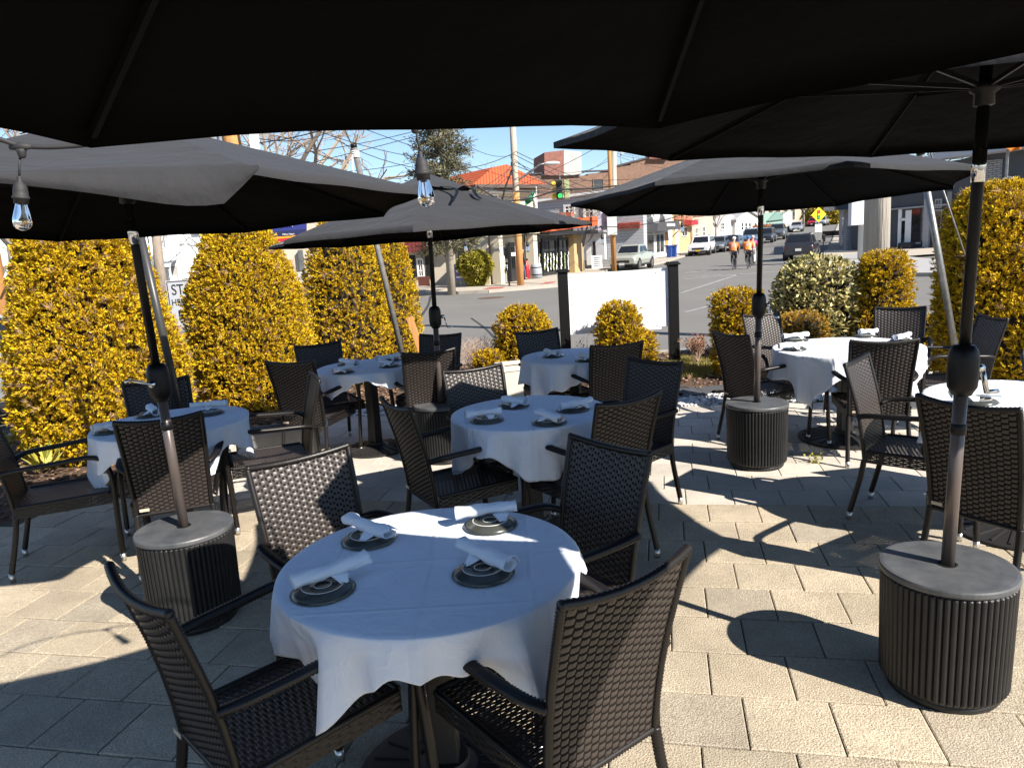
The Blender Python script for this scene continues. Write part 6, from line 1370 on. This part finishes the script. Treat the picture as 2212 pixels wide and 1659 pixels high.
def cyclist(px, py, az, label, jersey, legm, helmet, group='cyclists riding up the street'):
    p = ground(px, py); d = Vector((math.sin(rad(az)), math.cos(rad(az)), 0)); rz = math.atan2(d.y, d.x); z = zg(p.x, p.y)+.01
    bk = thing('bicycle', 'road bicycle ridden by the '+label, 'bicycle', (p.x, p.y, z), rz, 'bicycles of the cyclists'); fr = MB()
    A = {'bb': (0, 0, .27), 'st': (-.17, 0, .88), 'ht': (.38, 0, .86), 'hb': (.42, 0, .70), 'rw': (-.41, 0, .34), 'fw': (.58, 0, .34)}
    for a, b in (('bb', 'st'), ('st', 'ht'), ('bb', 'hb'), ('ht', 'hb'), ('hb', 'fw'), ('bb', 'rw')): fr.cyl(A[a], A[b], .016, n=8)
    fr.cyl((-.155, 0, .8), A['rw'], .01, n=6); fr.build('frame', trimb, bk)
    for k, nme in (('rw', 'wheel'), ('fw', 'wheel')):
        c = Vector(A[k]); w1 = MB().tube([c+Vector((.325*math.cos(q), 0, .325*math.sin(q))) for q in np.linspace(0, 2*pi, 33)], .014, 6, caps=False).build(nme, tyrem, bk); sp_ = MB()
        for q in np.linspace(0, 2*pi, 13)[:-1]: sp_.cyl(c, c+Vector((.32*math.cos(q), 0, .32*math.sin(q))), .003, n=4)
        sp_.cyl(c-Vector((0, .05, 0)), c+Vector((0, .05, 0)), .02, n=8).build('spokes', rimm, w1)
    MB().tube([(.36, -.21, .9), (.38, -.2, .93), (.38, .2, .93), (.36, .21, .9)], .013, 6).cyl((.38, 0, .84), (.38, 0, .93), .015).tube([(.38, -.2, .93), (.47, -.2, .92), (.49, -.2, .86), (.42, -.2, .8)], .013, 6).tube([(.38, .2, .93), (.47, .2, .92), (.49, .2, .86), (.42, .2, .8)], .013, 6).build('handlebar', trimb, bk)
    MB().box((-.18, 0, .92), (.26, .13, .04)).build('saddle', trimb, bk, bevel=.015); MB().box((-.24, 0, .78), (.04, .05, .05)).build('rear_light', lampr, bk)
    t = thing('person', label, 'person', (p.x, p.y, z), rz, group); J = {}; E = []
    J['pel'] = ((-.15, 0, .99), (.15, .12)); J['sp1'] = ((-.09, 0, 1.15), (.155, .11)); J['sp2'] = ((.03, 0, 1.32), (.175, .115)); J['nk0'] = ((.12, 0, 1.43), .075); J['nk'] = ((.16, 0, 1.5), .055); J['hd'] = ((.19, 0, 1.60), (.088, .1)); J['hd2'] = ((.2, 0, 1.69), .07)
    E = [('pel', 'sp1'), ('sp1', 'sp2'), ('sp2', 'nk0'), ('nk0', 'nk'), ('nk', 'hd'), ('hd', 'hd2')]
    for s, q in ((-1, 'r'), (1, 'l')):
        up_ = s > 0; kn = (.2, s*.1, .80) if up_ else (.14, s*.1, .64); an_ = (-.02, s*.11, .44) if up_ else (-.02, s*.11, .19); to = (.13, s*.12, .40) if up_ else (.13, s*.12, .12)
        J['hip'+q] = ((-.14, s*.1, .92), .095); J['kn'+q] = (kn, .062); J['ca'+q] = (tuple(Vector(kn).lerp(Vector(an_), .35)+Vector((-.02, 0, 0))), .058); J['an'+q] = (an_, .036); J['to'+q] = (to, .034)
        E += [('pel', 'hip'+q), ('hip'+q, 'kn'+q), ('kn'+q, 'ca'+q), ('ca'+q, 'an'+q), ('an'+q, 'to'+q)]
        J['sh'+q] = ((.08, s*.19, 1.4), .062); J['el'+q] = ((.24, s*.25, 1.17), .043); J['wr'+q] = ((.40, s*.205, .97), .03); E += [('sp2', 'sh'+q), ('sh'+q, 'el'+q), ('el'+q, 'wr'+q)]; hands(J, E, s, (.40, s*.205, .97), (.6, 0, -.3), q)
    skin('body', J, E, skinm, t, 'pel')
    up = lambda keys, ad: {k: (J[k][0], tuple(v+ad for v in (J[k][1] if isinstance(J[k][1], tuple) else (J[k][1],)*2))) for k in keys}
    K = up(['pel', 'sp1', 'sp2', 'nk0', 'shr', 'elr', 'shl', 'ell'], .014); skin('jersey', K, [('pel', 'sp1'), ('sp1', 'sp2'), ('sp2', 'nk0'), ('sp2', 'shr'), ('shr', 'elr'), ('sp2', 'shl'), ('shl', 'ell')], jersey, t, 'sp1')
    K = up(['pel', 'hipr', 'knr', 'hipl', 'knl', 'car', 'cal', 'anr', 'anl'], .012); skin('tights', K, [('pel', 'hipr'), ('hipr', 'knr'), ('pel', 'hipl'), ('hipl', 'knl'), ('knr', 'car'), ('car', 'anr'), ('knl', 'cal'), ('cal', 'anl')], legm, t, 'pel')
    for q in 'rl': a, b = Vector(J['an'+q][0]), Vector(J['to'+q][0]); MB().tube([a-(b-a)*.35+Vector((0, 0, -.05)), a+Vector((0, 0, -.03)), b+Vector((0, 0, -.01))], [.04, .047, .036], 8).build('shoe', shoe, t, True)
    MB().sphere((.185, 0, 1.69), .12, 14, (1.25, .92, .75)).build('helmet', helmet, t, True); return t
orj = mat('orange_jersey', (.75, .17, .03), .7, var=(4, (.6, .12, .03), .4)); pkj = mat('pink_jersey', (.75, .03, .18), .7); wht = mat('white_tights', (.7, .7, .7), .7)
cyclist(1585, 583, 24, 'cyclist in orange jersey and white helmet on the left', orj, lycra, whitetrim)
cyclist(1616, 581, 23, 'cyclist in bright orange jersey and blue helmet', mat('bright_orange_jersey', (.85, .22, .02), .7), lycra, mat('blue_helmet', (.03, .15, .35), .4))
cyclist(1625.5, 573.5, 24, 'cyclist in pink jersey and white tights on the right', pkj, wht, mat('pale_helmet', (.6, .45, .4), .4))
# pedestrian in the cafe doorway
p = ground(1131, 609.5); t = thing('person', 'person in dark jacket and jeans walking by the cafe door', 'person', (p.x, p.y-.3, zg(p.x, p.y)+.13), rad(15)); J = {}; E = []
J['pel'] = ((0, 0, .95), (.16, .11)); J['sp1'] = ((.01, 0, 1.12), (.15, .1)); J['sp2'] = ((0, 0, 1.33), (.18, .115)); J['nk0'] = ((0, 0, 1.46), .075); J['nk'] = ((.01, 0, 1.53), .055); J['hd'] = ((.03, 0, 1.62), (.085, .1)); J['hd2'] = ((.03, 0, 1.71), .075)
E = [('pel', 'sp1'), ('sp1', 'sp2'), ('sp2', 'nk0'), ('nk0', 'nk'), ('nk', 'hd'), ('hd', 'hd2')]
for s, q in ((-1, 'r'), (1, 'l')):
    J['hip'+q] = ((0, s*.09, .9), .09); J['kn'+q] = ((.08*s+.03, s*.09, .5), .06); J['an'+q] = ((.16*s-.03, s*.09, .09), .04); J['to'+q] = ((.16*s+.12, s*.1, .04), .035); E += [('pel', 'hip'+q), ('hip'+q, 'kn'+q), ('kn'+q, 'an'+q), ('an'+q, 'to'+q)]
    J['sh'+q] = ((0, s*.2, 1.41), .062); J['el'+q] = ((-.05*s, s*.25, 1.14), .043); J['wr'+q] = ((.03-.1*s, s*.25, .9), .03); E += [('sp2', 'sh'+q), ('sh'+q, 'el'+q), ('el'+q, 'wr'+q)]; hands(J, E, s, (.03-.1*s, s*.25, .9), (.1, 0, -1), q)
skin('body', J, E, skinm, t, 'pel')
up = lambda keys, ad: {k: (J[k][0], tuple(v+ad for v in (J[k][1] if isinstance(J[k][1], tuple) else (J[k][1],)*2))) for k in keys}
skin('jacket', up(['pel', 'sp1', 'sp2', 'nk0', 'shr', 'elr', 'shl', 'ell', 'wrr', 'wrl'], .02), [('pel', 'sp1'), ('sp1', 'sp2'), ('sp2', 'nk0'), ('sp2', 'shr'), ('shr', 'elr'), ('sp2', 'shl'), ('shl', 'ell'), ('elr', 'wrr'), ('ell', 'wrl')], mat('dark_jacket', (.03, .03, .035), .8), t, 'sp1')
skin('jeans', up(['pel', 'hipr', 'knr', 'hipl', 'knl', 'anr', 'anl'], .015), [('pel', 'hipr'), ('hipr', 'knr'), ('pel', 'hipl'), ('hipl', 'knl'), ('knr', 'anr'), ('knl', 'anl')], mat('denim', (.06, .08, .14), .8), t, 'pel')
for q in 'rl': a, b = Vector(J['an'+q][0]), Vector(J['to'+q][0]); MB().tube([a+Vector((-.05, 0, -.04)), a+Vector((.02, 0, -.04)), b], [.04, .05, .035], 8).build('shoe', shoe, t, True)
MB().sphere((.015, 0, 1.72), .1, 12, (1.05, .95, .9)).build('hair', mat('dark_hair', (.02, .015, .012), .7), t, True)
